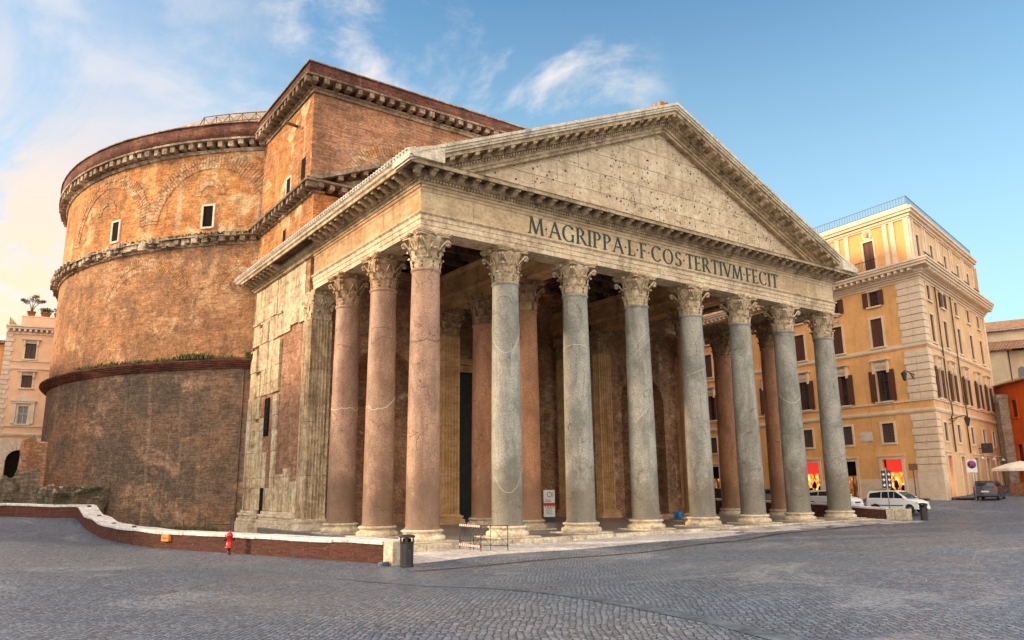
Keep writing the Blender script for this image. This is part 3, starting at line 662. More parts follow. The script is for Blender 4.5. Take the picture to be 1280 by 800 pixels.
for sg in (MS,0,-MS):
    rm=MB(); wd=.13
    pr=[(-1.1,.24),(-1.22,.25),(-1.38,.17),(-1.55,.15),(-1.66,.16),(-1.70,.10),(-1.70,0),(-1.1,0)]
    rm.add([(s,p[0],-p[1]+sg*s) for s in (-wd,wd) for p in pr],[(j,(j+1)%8,8+(j+1)%8,8+j) for j in range(8)]+[tuple(range(8)),tuple(range(15,7,-1))]); rk[sg]=tp(rm,'raking_modillion','cornice')
rm=MB(); N=46
for i in range(N+1):
    x=-.3+(2*CX+.6)*i/N; sg=MS if x<CX else -MS
    if abs(x-CX)<.1: sg=0
    zt_=top(x,.625); 
    if zt_-.24<ZF: continue
    put(rk[sg],(x,0,zt_))
for o in rk.values(): bpy.data.objects.remove(o)
x=0
while x<2*CX:
    zt_=top(x,.90); sg=MS if x<CX else -MS
    if zt_-.15>ZF: rm.add([(x+s,yy,zt_-q+sg*s) for s in (-.05,.05) for yy,q in ((-.92,0),(-1.02,0),(-1.02,.12),(-.92,.12))],[(0,1,2,3),(7,6,5,4),(0,4,5,1),(1,5,6,2),(2,6,7,3),(3,7,4,0)])
    x+=.17
tp(rm,'raking_dentils','cornice')
ty=MB(); ty.prism([(-.2,16.805),(2*CX+.2,16.805),(2*CX-.2,17.5),(CX,top(CX,1.2)),(.2,17.5)],-.42,.3,'y'); tp(ty,'tympanum','tymp')
# roof
rf=MB()
for s_ in (-1,1):
    xe=CX+s_*17.55; ze=17.06
    rf.prism([(xe,ze+.02),(CX,TZ-.0),(CX,TZ-.35),(xe,ze-.02-.0)] if s_<0 else [(CX,TZ),(xe,ze+.02),(xe,ze-.02),(CX,TZ-.35)],-1.85,YB-.4,'y')
tp(rf,'roof','tile')
# tile ends along the left eave
te=MB(); y=-1.7
while y<YE+.9:
    te.tube([(X0-1.40,y,17.10),(X0-.9,y,17.32)],.07,6); y+=.30
tp(te,'roof_tile','coping')
rt_=MB()
for i in range(9): rt_.box(CX-.7+i*.16,CX-.56+i*.16,-1.3,-.2,TZ-.1,TZ+.18+random.random()*.12)
tp(rt_,'ridge_tile','tile')

# letters
def letters():
    mb=MB(); cnt=[0]
    TK,TN=.135,.07
    def quad(pts,):
        cnt[0]+=1; e=.0006*(cnt[0]%9); n=len(pts)
        mb.prism([(ox+p[0]*sx,oz+p[1]*H) for p in pts],Y0-.02-.035-e,Y0-.02+.01,'y')
    def ln(x0,y0,x1,y1,w):
        d=Vector((x1-x0,y1-y0)); d.normalize(); 
        # keep horizontal cut for diagonal strokes
        if abs(d.y)>.2: h=w/2/abs(d.y)**.5; quad([(x0-h,y0),(x0+h,y0),(x1+h,y1),(x1-h,y1)])
        else: quad([(x0,y0-w/2),(x1,y1-w/2),(x1,y1+w/2),(x0,y0+w/2)])
    def arc(cx,cy,rx,ry,a0,a1,n=16):
        pts_o=[];pts_i=[]
        for i in range(n+1):
            a=math.radians(a0+(a1-a0)*i/n); w=TN*.75+(TK-TN*.6)*abs(math.cos(a))**1.3
            pts_o.append((cx+rx*math.cos(a),cy+ry*math.sin(a))); pts_i.append((cx+(rx-w)*math.cos(a),cy+(ry-w*.8)*math.sin(a)))
        for i in range(n): quad([pts_o[i],pts_o[i+1],pts_i[i+1],pts_i[i]])
    def ser(x,y,w=.11): quad([(x-w,y-.022),(x+w,y-.022),(x+w,y+.022),(x-w,y+.022)])
    def vser(x,y,s,h=.14): quad([(x-.022,y),(x+.022,y),(x+.022,y+s*h),(x-.022,y+s*h)] if s>0 else [(x-.022,y+s*h),(x+.022,y+s*h),(x+.022,y),(x-.022,y)])
    def I(x): ln(x,0,x,1,TK); ser(x,.02,.15); ser(x,.98,.15)
    G={}
    def g_M(): ln(.10,0,.20,1,TN); ln(.22,1,.52,.02,TK); ln(.52,.02,.82,1,TN); ln(.84,1,.94,0,TK); ser(.10,.02); ser(.94,.02); ser(.17,.98,.09); ser(.87,.98,.09)
    def g_A(): ln(.06,0,.40,1,TN); ln(.40,1,.76,0,TK); ln(.18,.36,.62,.36,TN*.8); ser(.06,.02); ser(.76,.02)
    def g_V(): ln(.04,1,.40,0,TK); ln(.40,0,.74,1,TN); ser(.05,.98); ser(.74,.98)
    def g_P(): I(.13); arc(.30,.745,.30,.25,-90,90); quad([(.13,.96),(.30,.96),(.30,.995),(.13,.995)]); quad([(.13,.495),(.30,.495),(.30,.53),(.13,.53)])
    def g_R(): g_P(); ln(.34,.52,.72,0,TK); ser(.74,.02,.08)
    def g_L(): I(.13); quad([(.13,.0),(.55,.0),(.55,.045),(.13,.045)]); vser(.54,.0,1,.2)
    def g_F(): I(.13); quad([(.13,.955),(.52,.955),(.52,1),(.13,1)]); vser(.51,1,-1); quad([(.13,.50),(.43,.50),(.43,.545),(.13,.545)]); vser(.42,.45,1)
    def g_E(): g_F(); quad([(.13,.0),(.55,.0),(.55,.045),(.13,.045)]); vser(.54,0,1)
    def g_T(): I(.36); quad([(.04,.955),(.68,.955),(.68,1),(.04,1)]); vser(.05,1,-1); vser(.67,1,-1)
    def g_O(): arc(.47,.5,.45,.52,0,360,28)
    def g_C(): arc(.47,.5,.45,.52,42,318,24); vser(.80,.98,-1,.18)
    def g_G(): arc(.47,.5,.45,.52,42,318,24); vser(.80,.98,-1,.18); quad([(.72,.0),(.83,.0),(.83,.44),(.72,.44)]); ser(.77,.44,.11)
    def g_S(): arc(.31,.745,.25,.255,30,270,16); arc(.31,.255,.27,.265,-150,90,16); vser(.52,.97,-1,.16); vser(.05,.03,1,.16)
    def g_I(): I(.13)
    def g_dot(): quad([(.02,.46),(.09,.39),(.16,.46),(.09,.53)])
    adv={'M':1.06,'A':.84,'V':.80,'P':.70,'R':.80,'L':.62,'F':.60,'E':.64,'T':.74,'O':1.0,'C':.92,'G':.95,'S':.64,'I':.32,'.':.22}
    fn={'M':g_M,'A':g_A,'V':g_V,'P':g_P,'R':g_R,'L':g_L,'F':g_F,'E':g_E,'T':g_T,'O':g_O,'C':g_C,'G':g_G,'S':g_S,'I':g_I,'.':g_dot}
    txt='M.AGRIPPA.L.F.COS.TERTIVM.FECIT'; H=.88; gapw=.07
    tot=sum(adv[c]+gapw for c in txt)-gapw; sx=(26.03-5.50)/tot; ox=5.50; oz=14.90
    out=[]
    for c in txt: mb.v,mb.f,mb.sm=[],[],[]; fn[c](); ox+=(adv[c]+gapw)*sx; q=MB(); q.v,q.f,q.sm=mb.v,mb.f,mb.sm; out.append(q)
    return out
for q in letters(): tp(q,'letter','bronze')

# walls above the inner architraves, with arches, and the timber roof
def arch_wall(mb,along,u0,u1,z0,z1,cu,r,zs,d0,d1,n=14):
    """wall panel in plane (u,z), thickness d0..d1, arched opening centred cu with springing zs"""
    def P(u,z_,d): return (u,d,z_) if along=='x' else (d,u,z_)
    L=[(u0,z0),(cu-r,z0)]+[(cu-r*math.cos(PI/2*i/n),zs+r*math.sin(PI/2*i/n)) for i in range(n+1)]+[(cu,z1),(u0,z1)]
    R=[(2*cu-a,b) for a,b in L]; R=[(u1 if abs(a-(2*cu-u0))<1e-6 else a,b) for a,b in R]
    for poly in (L,R[::-1]):
        m=len(poly); vs=[P(a,b,d0) for a,b in poly]+[P(a,b,d1) for a,b in poly]
        mb.add(vs,[tuple(range(m)),tuple(range(m,2*m))[::-1]]+[(i,(i+1)%m,m+(i+1)%m,m+i) for i in range(m)])
for i in (2,5):
    ia=MB(); iw=MB(); x=i*S; pr=[(-.6,13.93),(-.6,14.2),(-.64,14.21),(-.64,14.5),(-.72,14.7),(-.72,14.8),(-.6,14.82),(-.6,15.9),(-.8,16.1),(-.8,16.2),(.8,16.2),(.8,16.1),(.6,15.9),(.6,14.82),(.72,14.8),(.72,14.7),(.64,14.5),(.64,14.21),(.6,14.2),(.6,13.93)]
    m=len(pr); ia.add([(x+a,y,b) for y in (.55,20) for a,b in pr],[(j,(j+1)%m,m+(j+1)%m,m+j) for j in range(m)])
    for k in range(3): arch_wall(iw,'y',k*T+.35,(k+1)*T+.35,16.2,21.6 ,(k+.5)*T+.35,1.6,17.2,x-.5,x+.5)
    tp(ia,'inner_architrave','flute'); tp(iw,'arched_wall','pit_wall')
for x in (-.1,7*S+.1): 
    iw=MB(); iw.box(x-.4,x+.4,.6,12.6,16.2,17.0); tp(iw,'wall_plate','pit_wall')
tb=MB()
for y in (.9,3.2,5.6,8.0,10.4,12.6):
    tb.box(.3,31.3,y-.14,y+.14,16.25,16.62)
    for s_ in (-1,1):
        tb.prism([(CX+s_*16.9,17.0),(CX,24.05),(CX,23.65),(CX+s_*16.2,16.9)] if s_<0 else [(CX,24.05),(CX+16.9,17.0),(CX+16.2,16.9),(CX,23.65)],y-.12,y+.12,'y')
        for q in (3,6.5,10): tb.box(CX+s_*q-.12,CX+s_*q+.12,y-.1,y+.1,16.6,24-q*.43)
for k in range(1,14):
    for s_ in (-1,1):
        x=CX+s_*k*1.25; tb.box(x-.08,x+.08,-.3,12.9,TZ-.62-MS*k*1.25,TZ-.46-MS*k*1.25)
tp(tb,'roof_timber','wood')
# inner walls, niches, doorway
ni=MB()
for a,b in ((.66,8.38),(23.26,30.98)):
    cx=(a+b)/2
    wl=MB(); arch_wall(wl,'x',a-1.3,b+1.3,0,16.2,cx,2.35,8.6,YB,YB+.6)
    s0=0 if cx<CX else 22.54
    wl.box(-.5+s0,9.6+s0,16.5,26,0,16.2); wl.box(-.5+s0,.2+s0,YB+.61,16.49,0,16.2); wl.box(8.9+s0-(1 if s0 else 0)*.0,9.6+s0,YB+.61,16.49,0,16.2); tp(wl,'porch_wall','pit_wall')
    prof=[(2.4,0),(2.4,8.6)]+[(2.4*math.cos(PI/2*i/8),8.6+2.4*math.sin(PI/2*i/8)) for i in range(1,9)]
    ni=MB(); ni.lathe(prof,24,(cx,YB+.5,0),0,PI); tp(ni,'niche','pit_wall')
# cut the niche depth out of the wall mass: keep mass behind niches thin dark
vt=MB(); prof=[]
n=20; vs=[]
for y in (YB,18.2):
    for i in range(n+1): a=PI*i/n; vs.append((CX+6.2*math.cos(a),y,16.2+6.2*math.sin(a)))
vt.add(vs,[(i,i+1,n+2+i,n+1+i) for i in range(n)],True)
vt.box(9.64,22.0,18.2,18.65,10.8,24); vt.box(9.64,12.6,18.2,18.65,0,10.8); vt.box(19.0,22.0,18.2,18.65,0,10.8)
tp(vt,'vault','pit_wall')
dr=MB(); dr.box(12.6,19.0,18.5,18.6,0,10.8); M_['doorm']=plain('dark_bronze_door',(.018,.017,.013),.5,.4,.3,.3,3); door=tp(dr,'bronze_door','doorm')
fm=MB(); fm.box(12.2,12.75,18.05,18.195,0,11.2); fm.box(18.85,19.4,18.05,18.195,0,11.2); fm.box(12.76,18.84,18.05,18.195,10.7,11.2); fm.box(12.0,19.6,17.8,18.195,11.203,11.7); tp(fm,'door_frame','flute')
# fluted pilasters
def fluted(mb,x0,x1,y0,y1,z0,z1,nf=7,dep=.11):
    """rectangle outline with flutes cut on each side"""
    pts=[]
    cs=[(x0,y0),(x1,y0),(x1,y1),(x0,y1)]
    for a,b in zip(cs,cs[1:]+cs[:1]):
        a=Vector(a);b=Vector(b);d=b-a;L=d.length;t=d.normalized();inn=Vector((-t.y,t.x))
        k=max(1,int(round(L/.235))); pts.append(a); m=.08
        for i in range(k):
            s0=m+(L-2*m)*i/k; wd=(L-2*m)/k
            for q,dd in ((.12,0),(.2,.6),(.35,.95),(.5,1),(.65,.95),(.8,.6),(.88,0)): pts.append(a+t*(s0+wd*q)+inn*(dep*dd))
    mb.prism([tuple(p) for p in pts],z0,z1)
def sqbase(mb,x0,x1,y0,y1):
    for d,a,b in ((.30,-.05,.14),(.26,.143,.30),(.14,.303,.42),(.20,.423,.52),(.06,.523,.62)): mb.box(x0-d,x1+d,y0-d,y1+d,a,b)
sqcap=capital_mb(True,.66,3)
def pilaster(x0,x1,y0,y1,mat_s,mat_c,lab):
    p=MB(); fluted(p,x0,x1,y0,y1,.62,12.19); o=tp(p,'pilaster',mat_s,lab)
    b=MB(); sqbase(b,x0,x1,y0,y1); b.build('base',M_['basem' if mat_s=='side_marble' else 'flute'],o)
    c=MB(); cx,cy=(x0+x1)/2,(y0+y1)/2; sx,sy=(x1-x0)/1.25,(y1-y0)/1.25
    c.add([(max(cx+v[0]*sx,X0-.03-.06*math.sin(v[2]*9+v[1]*7)) if x0<1 else cx+v[0]*sx,cy+v[1]*sy,v[2]) for v in sqcap.v],sqcap.f,True); c.build('capital',M_[mat_c],o)
pilaster(X0,X0+1.3,YB-.66,YB+.64,'side_marble','capital','battered fluted pilaster at the corner of the left flank')
for x in (2*S,5*S): pilaster(x-.62,x+.62,YB-.66,YB+.5,'flute','capital_in','ochre fluted pilaster beside the central bay')
pilaster(7*S-.62,7*S+.62,YB-.66,YB+.5,'flute','capital_in','ochre fluted pilaster at the right end')
for x in (9.75,21.9):
    pilaster(x-.3,x+.3,16.4,17.4,'flute','capital_in','dim fluted pilaster beside the doorway')
# marble flank of the block
fk=MB()
fk.box(-.55,0,14.06,24.1,-.6,14.8)       # body
tp(fk,'flank_wall','side_plaster')
rnd=random.Random(3)
mc=MB()
def slab(y0,y1,z0,z1,d): mc.box(-.55-d,-.548,y0,y1,z0,z1)
# broken cladding: irregular slabs between y 18 and 24, a crown band, low panels
zz_=.95
while zz_<13.6:
    h=rnd.uniform(1.1,2.4); h=min(h,13.7-zz_)
    for (a,b,dd) in ((18.1,18.9,.16),(18.93,19.9,.08),(20.85,21.9,.09),(21.95,22.7,.1),(22.75,23.9,.2)):
        if rnd.random()<.2 and dd<.15: continue
        slab(a+rnd.uniform(-.1,.05),b+rnd.uniform(-.03,.08),zz_+.012,zz_+h-(rnd.random()<.3)*rnd.uniform(.05,.35),dd+rnd.uniform(-.05,.07))
    if not (0<=zz_<2.3 or 5.6<zz_<8.2 or 5.6<zz_+h<8.2 ): slab(19.95,20.8,zz_+.012,zz_+h,.05+rnd.uniform(-.02,.04))
    zz_+=h
for a,b in ((14.05,15.3),(15.33,16.6),(16.63,18.0)): slab(a,b,.95,2.9+rnd.uniform(-.2,1.1)*(1 if a<16 else .3),.07)
y=14.1
while y<24:
    d=rnd.uniform(.9,1.9); e=min(24.05,y+d); slab(y,e-.02,12.6+rnd.uniform(-.5,.25) if y<18 else 13.7,14.79,.13+rnd.uniform(-.03,.04)); y+=d
y=14.1
while y<24:
    d=rnd.uniform(1.2,2.4); e=min(24.05,y+d); slab(y,e-.02,14.81,16.12,.10+rnd.uniform(-.03,.03)); y+=d
tp(mc,'marble_cladding','side_marble',bevel=.025)
bs=MB()
y=13.9
while y<24.2:
    d=rnd.uniform(.8,1.6); e=min(24.4,y+d); 
    if not(y<20.9 and e>20.0) or True:
        j=rnd.uniform(-.05,.04)
        if 19.4<(y+e)/2<20.9: y+=d; continue
        for dd,a,b in ((.55,-.6,.22),(.48,.223,.42),(.34,.423,.60),(.42,.603,.76),(.22,.763,.94)): bs.box(-.55-dd-j,-.5,y,e-.015,a-(.0),b+j*.4)
    y+=d
tp(bs,'base_moulding','basem',bevel=.03)
sd=MB(); sd.box(-.60,-.5,19.9,20.86,.0,2.35); tp(sd,'side_door','dark')
sw=MB(); sw.box(-.60,-.5,19.9,20.86,5.7,8.2); wnd=tp(sw,'window','dark')
gr=MB()
for k in range(5): gr.box(-.65,-.63,20.05+k*.16,20.08+k*.16,6.0,7.9)
for k in range(5): gr.box(-.655,-.652,20.0,20.75,6.2+k*.38,6.23+k*.38)
gr.build('grille',M_['black'],wnd)
wl=MB(); wl.box(X0,0,24.1,24.3,-.6,16.1); wl.box(-.55,.3,14.06,24.1,14.801,16.12); tp(wl,'flank_attic','side_plaster')
# second storey of the block, small gable, upper block
b2=MB(); b2.box(-.66,32.3,YB-.05,26.5,16.9,20.35); tp(b2,'block_wall','block_side')
b3=MB(); b3.box(-.62,32.26,YB+.75,26.0,20.351,27.75)
up=tp(b3,'upper_block','block_brick')
b3s=MB(); b3s.box(-.66,-.622,YB+.75,23.6,20.9,27.75); tp(b3s,'block_flank','block_side')
def rbox(mb,x0,x1,y0,y1,z0,z1,rnd,j=.04): mb.box(x0+rnd.uniform(-j,j),x1+rnd.uniform(-j,j),y0+rnd.uniform(-j,j),y1+rnd.uniform(-j,j),z0+rnd.uniform(-j,j),z1+rnd.uniform(-j*.3,j*.3))
c2=MB(); rnd=random.Random(5)
c2.box(-.80,0,YB-.2,24.3,20.353,20.5); c2.box(-1.45,0,YB-.8,24.6,20.86,21.02); c2.box(-.0,10,YB-.8,YB,20.86,21.0)
def one(name,m,x0,x1,y0,y1,z0,z1,rnd,j=.04):
    b=MB(); rbox(b,x0,x1,y0,y1,z0,z1,rnd,j); return tp(b,name,m)
y=YB-.5
while y<24.4: one('bracket','rubble',-1.35,-.66,y-.15,y+.15,20.5,20.855,rnd,.05); y+=.72
x=-.5
while x<7: one('bracket','rubble',x-.15,x+.15,YB-.7,YB-.05,20.5,20.855,rnd,.05); x+=.8
tp(c2,'block_cornice','rubble')
gb=MB(); 
gb.prism([(-1.45,21.022),(CX,21.02+MS*17.27),(CX,21.02+MS*17.27-.35),(-.6,21.022)],YB-.85,YB+.74,'y')
gb.prism([(.2,21.0),(CX,27.4),(CX,21.0)],YB-.05,YB+.70,'y')
x=.8
while x<8: zt_=21.02+MS*(x+1.45)-.36; one('bracket','rubble',x-.15,x+.15,YB-.7,YB-.05,zt_-.30,zt_-.0,rnd,.03); x+=.85
tp(gb,'rear_gable','rubble')
c3=MB()
PU=[(-.66,24.6),(-.66,YB+.71),(32.3,YB+.71),(32.3,24.6)]
c3.sweep([(.0,27.55),(.12,27.56),(.12,27.75),(.22,27.80),(.22,27.9),(-.5,27.9),(-.5,27.55)],PU)
rnd=random.Random(8)
y=YB+.3
while y<23.9: one('bracket','rubble',-1.45,-.8,y-.17,y+.17,27.92,28.28,rnd,.05); y+=.78
x=-.9
while x<24: one('bracket','rubble',x-.17,x+.17,YB-.08,YB+.6,27.92,28.28,rnd,.05); x+=.78
c3.sweep([(-.3,28.29),(.84,28.30),(.86,28.42),(-.3,28.42)],PU)
tp(c3,'upper_cornice','rubble')
pp=MB(); pp.sweep([(-.3,28.423),(.62,28.423),(.60,29.28),(-.3,29.28)],PU); tp(pp,'parapet','parapet')
cp=MB(); cp.sweep([(-.35,29.283),(.72,29.283),(.72,29.36),(-.35,29.40)],PU); tp(cp,'coping','rubble')
mk=MB(); mk.box(-.66,32.2,YB+.9,26,28.4,28.9); tp(mk,'block_roof','concrete')
# windows of the flank and front
def wbox(yc,zc,wd,h,fr_=True):
    f=MB(); x=-.66
    if fr_:
        f.box(x-.05,x+.02,yc-wd/2-.12,yc-wd/2,zc-h/2-.1,zc+h/2+.12); f.box(x-.05,x+.02,yc+wd/2,yc+wd/2+.12,zc-h/2-.1,zc+h/2+.12); f.box(x-.05,x+.02,yc-wd/2,yc+wd/2,zc+h/2,zc+h/2+.12); f.box(x-.08,x+.02,yc-wd/2,yc+wd/2,zc-h/2-.12,zc-h/2)
    else: f.box(x-.03,x+.01,yc-wd/2-.05,yc+wd/2+.05,zc-h/2-.05,zc-h/2)
    o=tp(f,'window','white' if fr_ else 'block_side'); g=MB(); g.box(x-.015,x+.01,yc-wd/2,yc+wd/2,zc-h/2,zc+h/2); g.build('pane',M_['dark'],o)
wbox(18.2,22.1,.8,1.75); wbox(15.5,22.6,.75,1.7,False); wbox(18.6,18.8,.55,1.2,False)
spt=MB(); spt.tube([(-.6,17.2,26.4),(-1.7,16.6,26.2)],.11,8); tp(spt,'drain_spout','rubble')
# block arch on the front face
def ring_flat(mb,cx,cz,r0,r1,y,n,a0=0,a1=PI,rnd=random.Random(2)):
    for i in range(n):
        a=a0+(a1-a0)*i/n+.006; b=a0+(a1-a0)*(i+1)/n-.006; q0=r0+rnd.uniform(-.04,.04); q1=r1+rnd.uniform(-.1,.1)
        mb.prism([(cx+q0*math.cos(a),cz+q0*math.sin(a)),(cx+q1*math.cos(a),cz+q1*math.sin(a)),(cx+q1*math.cos(b),cz+q1*math.sin(b)),(cx+q0*math.cos(b),cz+q0*math.sin(b))],y-.03-rnd.random()*.015,y,'y')
af=MB(); ring_flat(af,5.6,21.0,3.6,4.4,YB+.75,60); tp(af,'relieving_arch','voussoir')

# rotunda
def th(d): return math.radians(d)
A0,A1=th(100),th(440)
d1=MB(); d1.lathe([(RD+.02,-3),(RD+.02,10.9)],160,(CX,CY,0)); tp(d1,'rotunda_base','drum_low')
d2=MB(); d2.lathe([(RD,10.9),(RD,20.2)],160,(CX,CY,0)); tp(d2,'rotunda_middle','drum_mid')
d3=MB(); d3.lathe([(RD-.02,20.2),(RD-.02,27.6)],160,(CX,CY,0)); tp(d3,'rotunda_top','drum_up')
k1=MB(); k1.lathe([(RD,10.72),(RD+.18,10.74),(RD+.18,10.84),(RD+.30,10.85),(RD+.30,10.95),(RD+.42,10.96),(RD+.42,11.06),(RD+.54,11.07),(RD+.54,11.17),(RD+.64,11.18),(RD+.66,11.3),(RD,11.52)],160,(CX,CY,0),smooth=False); tp(k1,'lower_cornice','parapet')
k2=MB(); rnd=random.Random(11)
k2.lathe([(RD-.1,19.95),(RD+.15,19.98),(RD+.18,20.15),(RD-.1,20.15)],160,(CX,CY,0),smooth=False)
k2.lathe([(RD-.1,20.52),(RD+.62,20.53),(RD+.62,20.62),(RD-.1,20.80)],160,(CX,CY,0),smooth=False)
def ringblocks(mb,r0,r1,z0,z1,sp,wd,rnd,j,lo=150,hi=245,skip=.0):
    n=int(math.radians(hi-lo)*r0/sp)
    for i in range(n+1):
        if rnd.random()<skip: continue
        a=th(lo)+th(hi-lo)*i/n; xf=rotz(a,(CX,CY,0)); rr=rnd.uniform
        mb.box(r0,r1+rr(-j*2,j),-wd/2+rr(-j,j),wd/2+rr(-j,j),z0+rr(-j,j),z1+rr(-j*.3,j*.3),xf)
ringblocks(k2,RD-.05,RD+.55,20.16,20.5,.74,.42,rnd,.06,110,440)
ringblocks(k2,RD-.05,RD+.66,20.48,20.80,.42,.36,rnd,.13,110,440,.2)
ringblocks(k2,RD-.05,RD+.5,20.1,20.5,.9,.5,rnd,.14,110,440,.3)
tp(k2,'middle_cornice','rubble')
k3=MB()
k3.lathe([(RD-.1,27.35),(RD+.1,27.36),(RD+.2,27.6),(RD-.1,27.6)],160,(CX,CY,0),smooth=False)
for i in range(54):
    cb_=MB(); rr=rnd.uniform; cb_.box(RD-.05,RD+.72+rr(-.12,.05),-.19+rr(-.06,.05),.19+rr(-.05,.06),27.62+rr(-.05,.05),28.055,rotz(th(150)+i*.80/RD,(CX,CY,0))); tp(cb_,'console','rubble')
k3.lathe([(RD-.1,28.06),(RD+.80,28.07),(RD+.82,28.2),(RD-.1,28.2)],160,(CX,CY,0),smooth=False)
tp(k3,'top_cornice','rubble')
k4=MB(); k4.lathe([(RD-.3,28.2),(RD+.72,28.203),(RD+.68,29.38),(RD-.3,29.38)],160,(CX,CY,0)); tp(k4,'rotunda_parapet','parapet')
k5=MB(); k5.lathe([(RD-.35,29.383),(RD+.80,29.385),(RD+.80,29.46),(RD-.35,29.52)],160,(CX,CY,0),smooth=False); tp(k5,'rotunda_coping','rubble')
dm=MB(); r=RD-.3; z_=28.6; prof=[(r,z_)]
prof+=[(25.0,29.4),(25.0,30.3),(23.9,30.4),(23.9,31.8),(22.6,31.9),(22.6,33.1),(21.3,33.2),(21.3,33.9),(20.0,33.7),(20.0,34.3),(19.0,34.4)]
for i in range(10): a=.5+i*.1; prof.append((24*math.cos(a)*.88,34.4+ (math.sin(a)-math.sin(.5))*12))
prof.append((4.4,41.0)); dm.lathe(prof,128,(CX,CY,0),smooth=False); tp(dm,'dome','concrete')
# relieving arches set in the round wall
def ring_drum(mb,thc,zc,r0,r1,n,a0,a1,dep,rnd,drop=0):
    for i in range(n):
        if rnd.random()<drop: continue
        a=a0+(a1-a0)*i/n+.004; b=a0+(a1-a0)*(i+1)/n-.004; q0=r0+rnd.uniform(-.03,.03); q1=r1+rnd.uniform(-.08,.08); e=dep+rnd.uniform(0,.015); vs=[]
        for R_ in (RD-.1,RD+e):
            for (q,t_) in ((q0,a),(q1,a),(q1,b),(q0,b)):
                u=q*math.cos(t_); zz=zc+q*math.sin(t_); ang=thc+u/RD; vs.append((CX+R_*math.cos(ang),CY+R_*math.sin(ang),zz))
        mb.add(vs,[(4,5,6,7),(0,1,5,4),(1,2,6,5),(2,3,7,6),(3,0,4,7)])
rnd=random.Random(4)
def rarch(*a,**k): q=MB(); ring_drum(q,*a,**k); tp(q,'relieving_arch','voussoir')
for tc_ in (-136,-158.5):
    rarch(th(tc_),21.6,4.55,5.1,56,.12,PI-.12,.015,rnd,.0); rarch(th(tc_),21.6,5.14,5.65,60,.12,PI-.12,.03,rnd,.0)
    rarch(th(tc_),24.0,.75,1.25,20,0,PI,.02,rnd)
for tc_ in (-125,-147.5):
    rarch(th(tc_),14.6,3.9,4.4,48,.5,PI-.5,.01,rnd,.0); rarch(th(tc_),14.6,4.43,4.9,52,.5,PI-.5,.02,rnd,.0)
for tc_,zc,h in ((-136.0,22.3,1.65),(-155.2,22.25,1.6)):
    f=MB(); xf=rotz(th(tc_),(CX,CY,0)); R_=RD
    f.box(R_-.2,R_+.07,-.55,-.40,zc-h/2-.1,zc+h/2+.14,xf); f.box(R_-.2,R_+.07,.40,.55,zc-h/2-.1,zc+h/2+.14,xf); f.box(R_-.2,R_+.07,-.4,.4,zc+h/2,zc+h/2+.14,xf); f.box(R_-.2,R_+.1,-.4,.4,zc-h/2-.14,zc-h/2,xf)
    o=tp(f,'window','white'); g=MB(); g.box(R_-.15,R_+.012,-.4,.4,zc-h/2,zc+h/2,xf); g.build('pane',M_['dark'],o)
# drain pipes on the round wall
dp=MB()
for tc_,za,zb in ((-128.3,-2,10.7),):
    a=th(tc_); dp.tube([(CX+(RD+.08)*math.cos(a),CY+(RD+.08)*math.sin(a),za),(CX+(RD+.08)*math.cos(a),CY+(RD+.08)*math.sin(a),zb)],.06,6)
tp(dp,'drain_pipe','drum_low')
# moss along the lower cornice, grass tufts
def tuft_mb(cx,cy,cz,n,rx,h,rnd,mb=None):
    mb=mb or MB()
    for i in range(n):
        x=cx+rnd.gauss(0,rx);y=cy+rnd.gauss(0,rx);a=rnd.random()*PI*2;l=h*rnd.uniform(.5,1.2);w_=.035+.05*rnd.random();t_=rnd.gauss(0,.3)
        p=Vector((x,y,cz)); d=Vector((math.cos(a)*w_,math.sin(a)*w_,0)); tt=Vector((math.cos(a+1.5)*t_*l,math.sin(a+1.5)*t_*l,l))
        mb.add([p-d,p+d,p+tt*.6+d*1.1,p+tt,p+tt*.55-d*1.1],[(0,1,2,3,4)])
    return mb
gm=MB(); rnd=random.Random(6)
for tc_,n in [(a,70) for a in (-138,-137,-136,-135.4,-134.6,-126.5,-126,-125.4,-125,-124.6)]+[(-160+i*1.1,14) for i in range(32)]:
    a=th(tc_+rnd.uniform(-.5,.5)); tuft_mb(CX+(RD+.3)*math.cos(a),CY+(RD+.3)*math.sin(a),11.38,n,.25,.22 if n<40 else .42,rnd,gm)
for i in range(60):
    a=th(rnd.uniform(-152,-124)); tuft_mb(CX+(RD+.35)*math.cos(a),CY+(RD+.35)*math.sin(a),20.72,6,.2,.16,rnd,gm)
g_=tp(gm,'grass','moss'); g_['kind']='stuff'

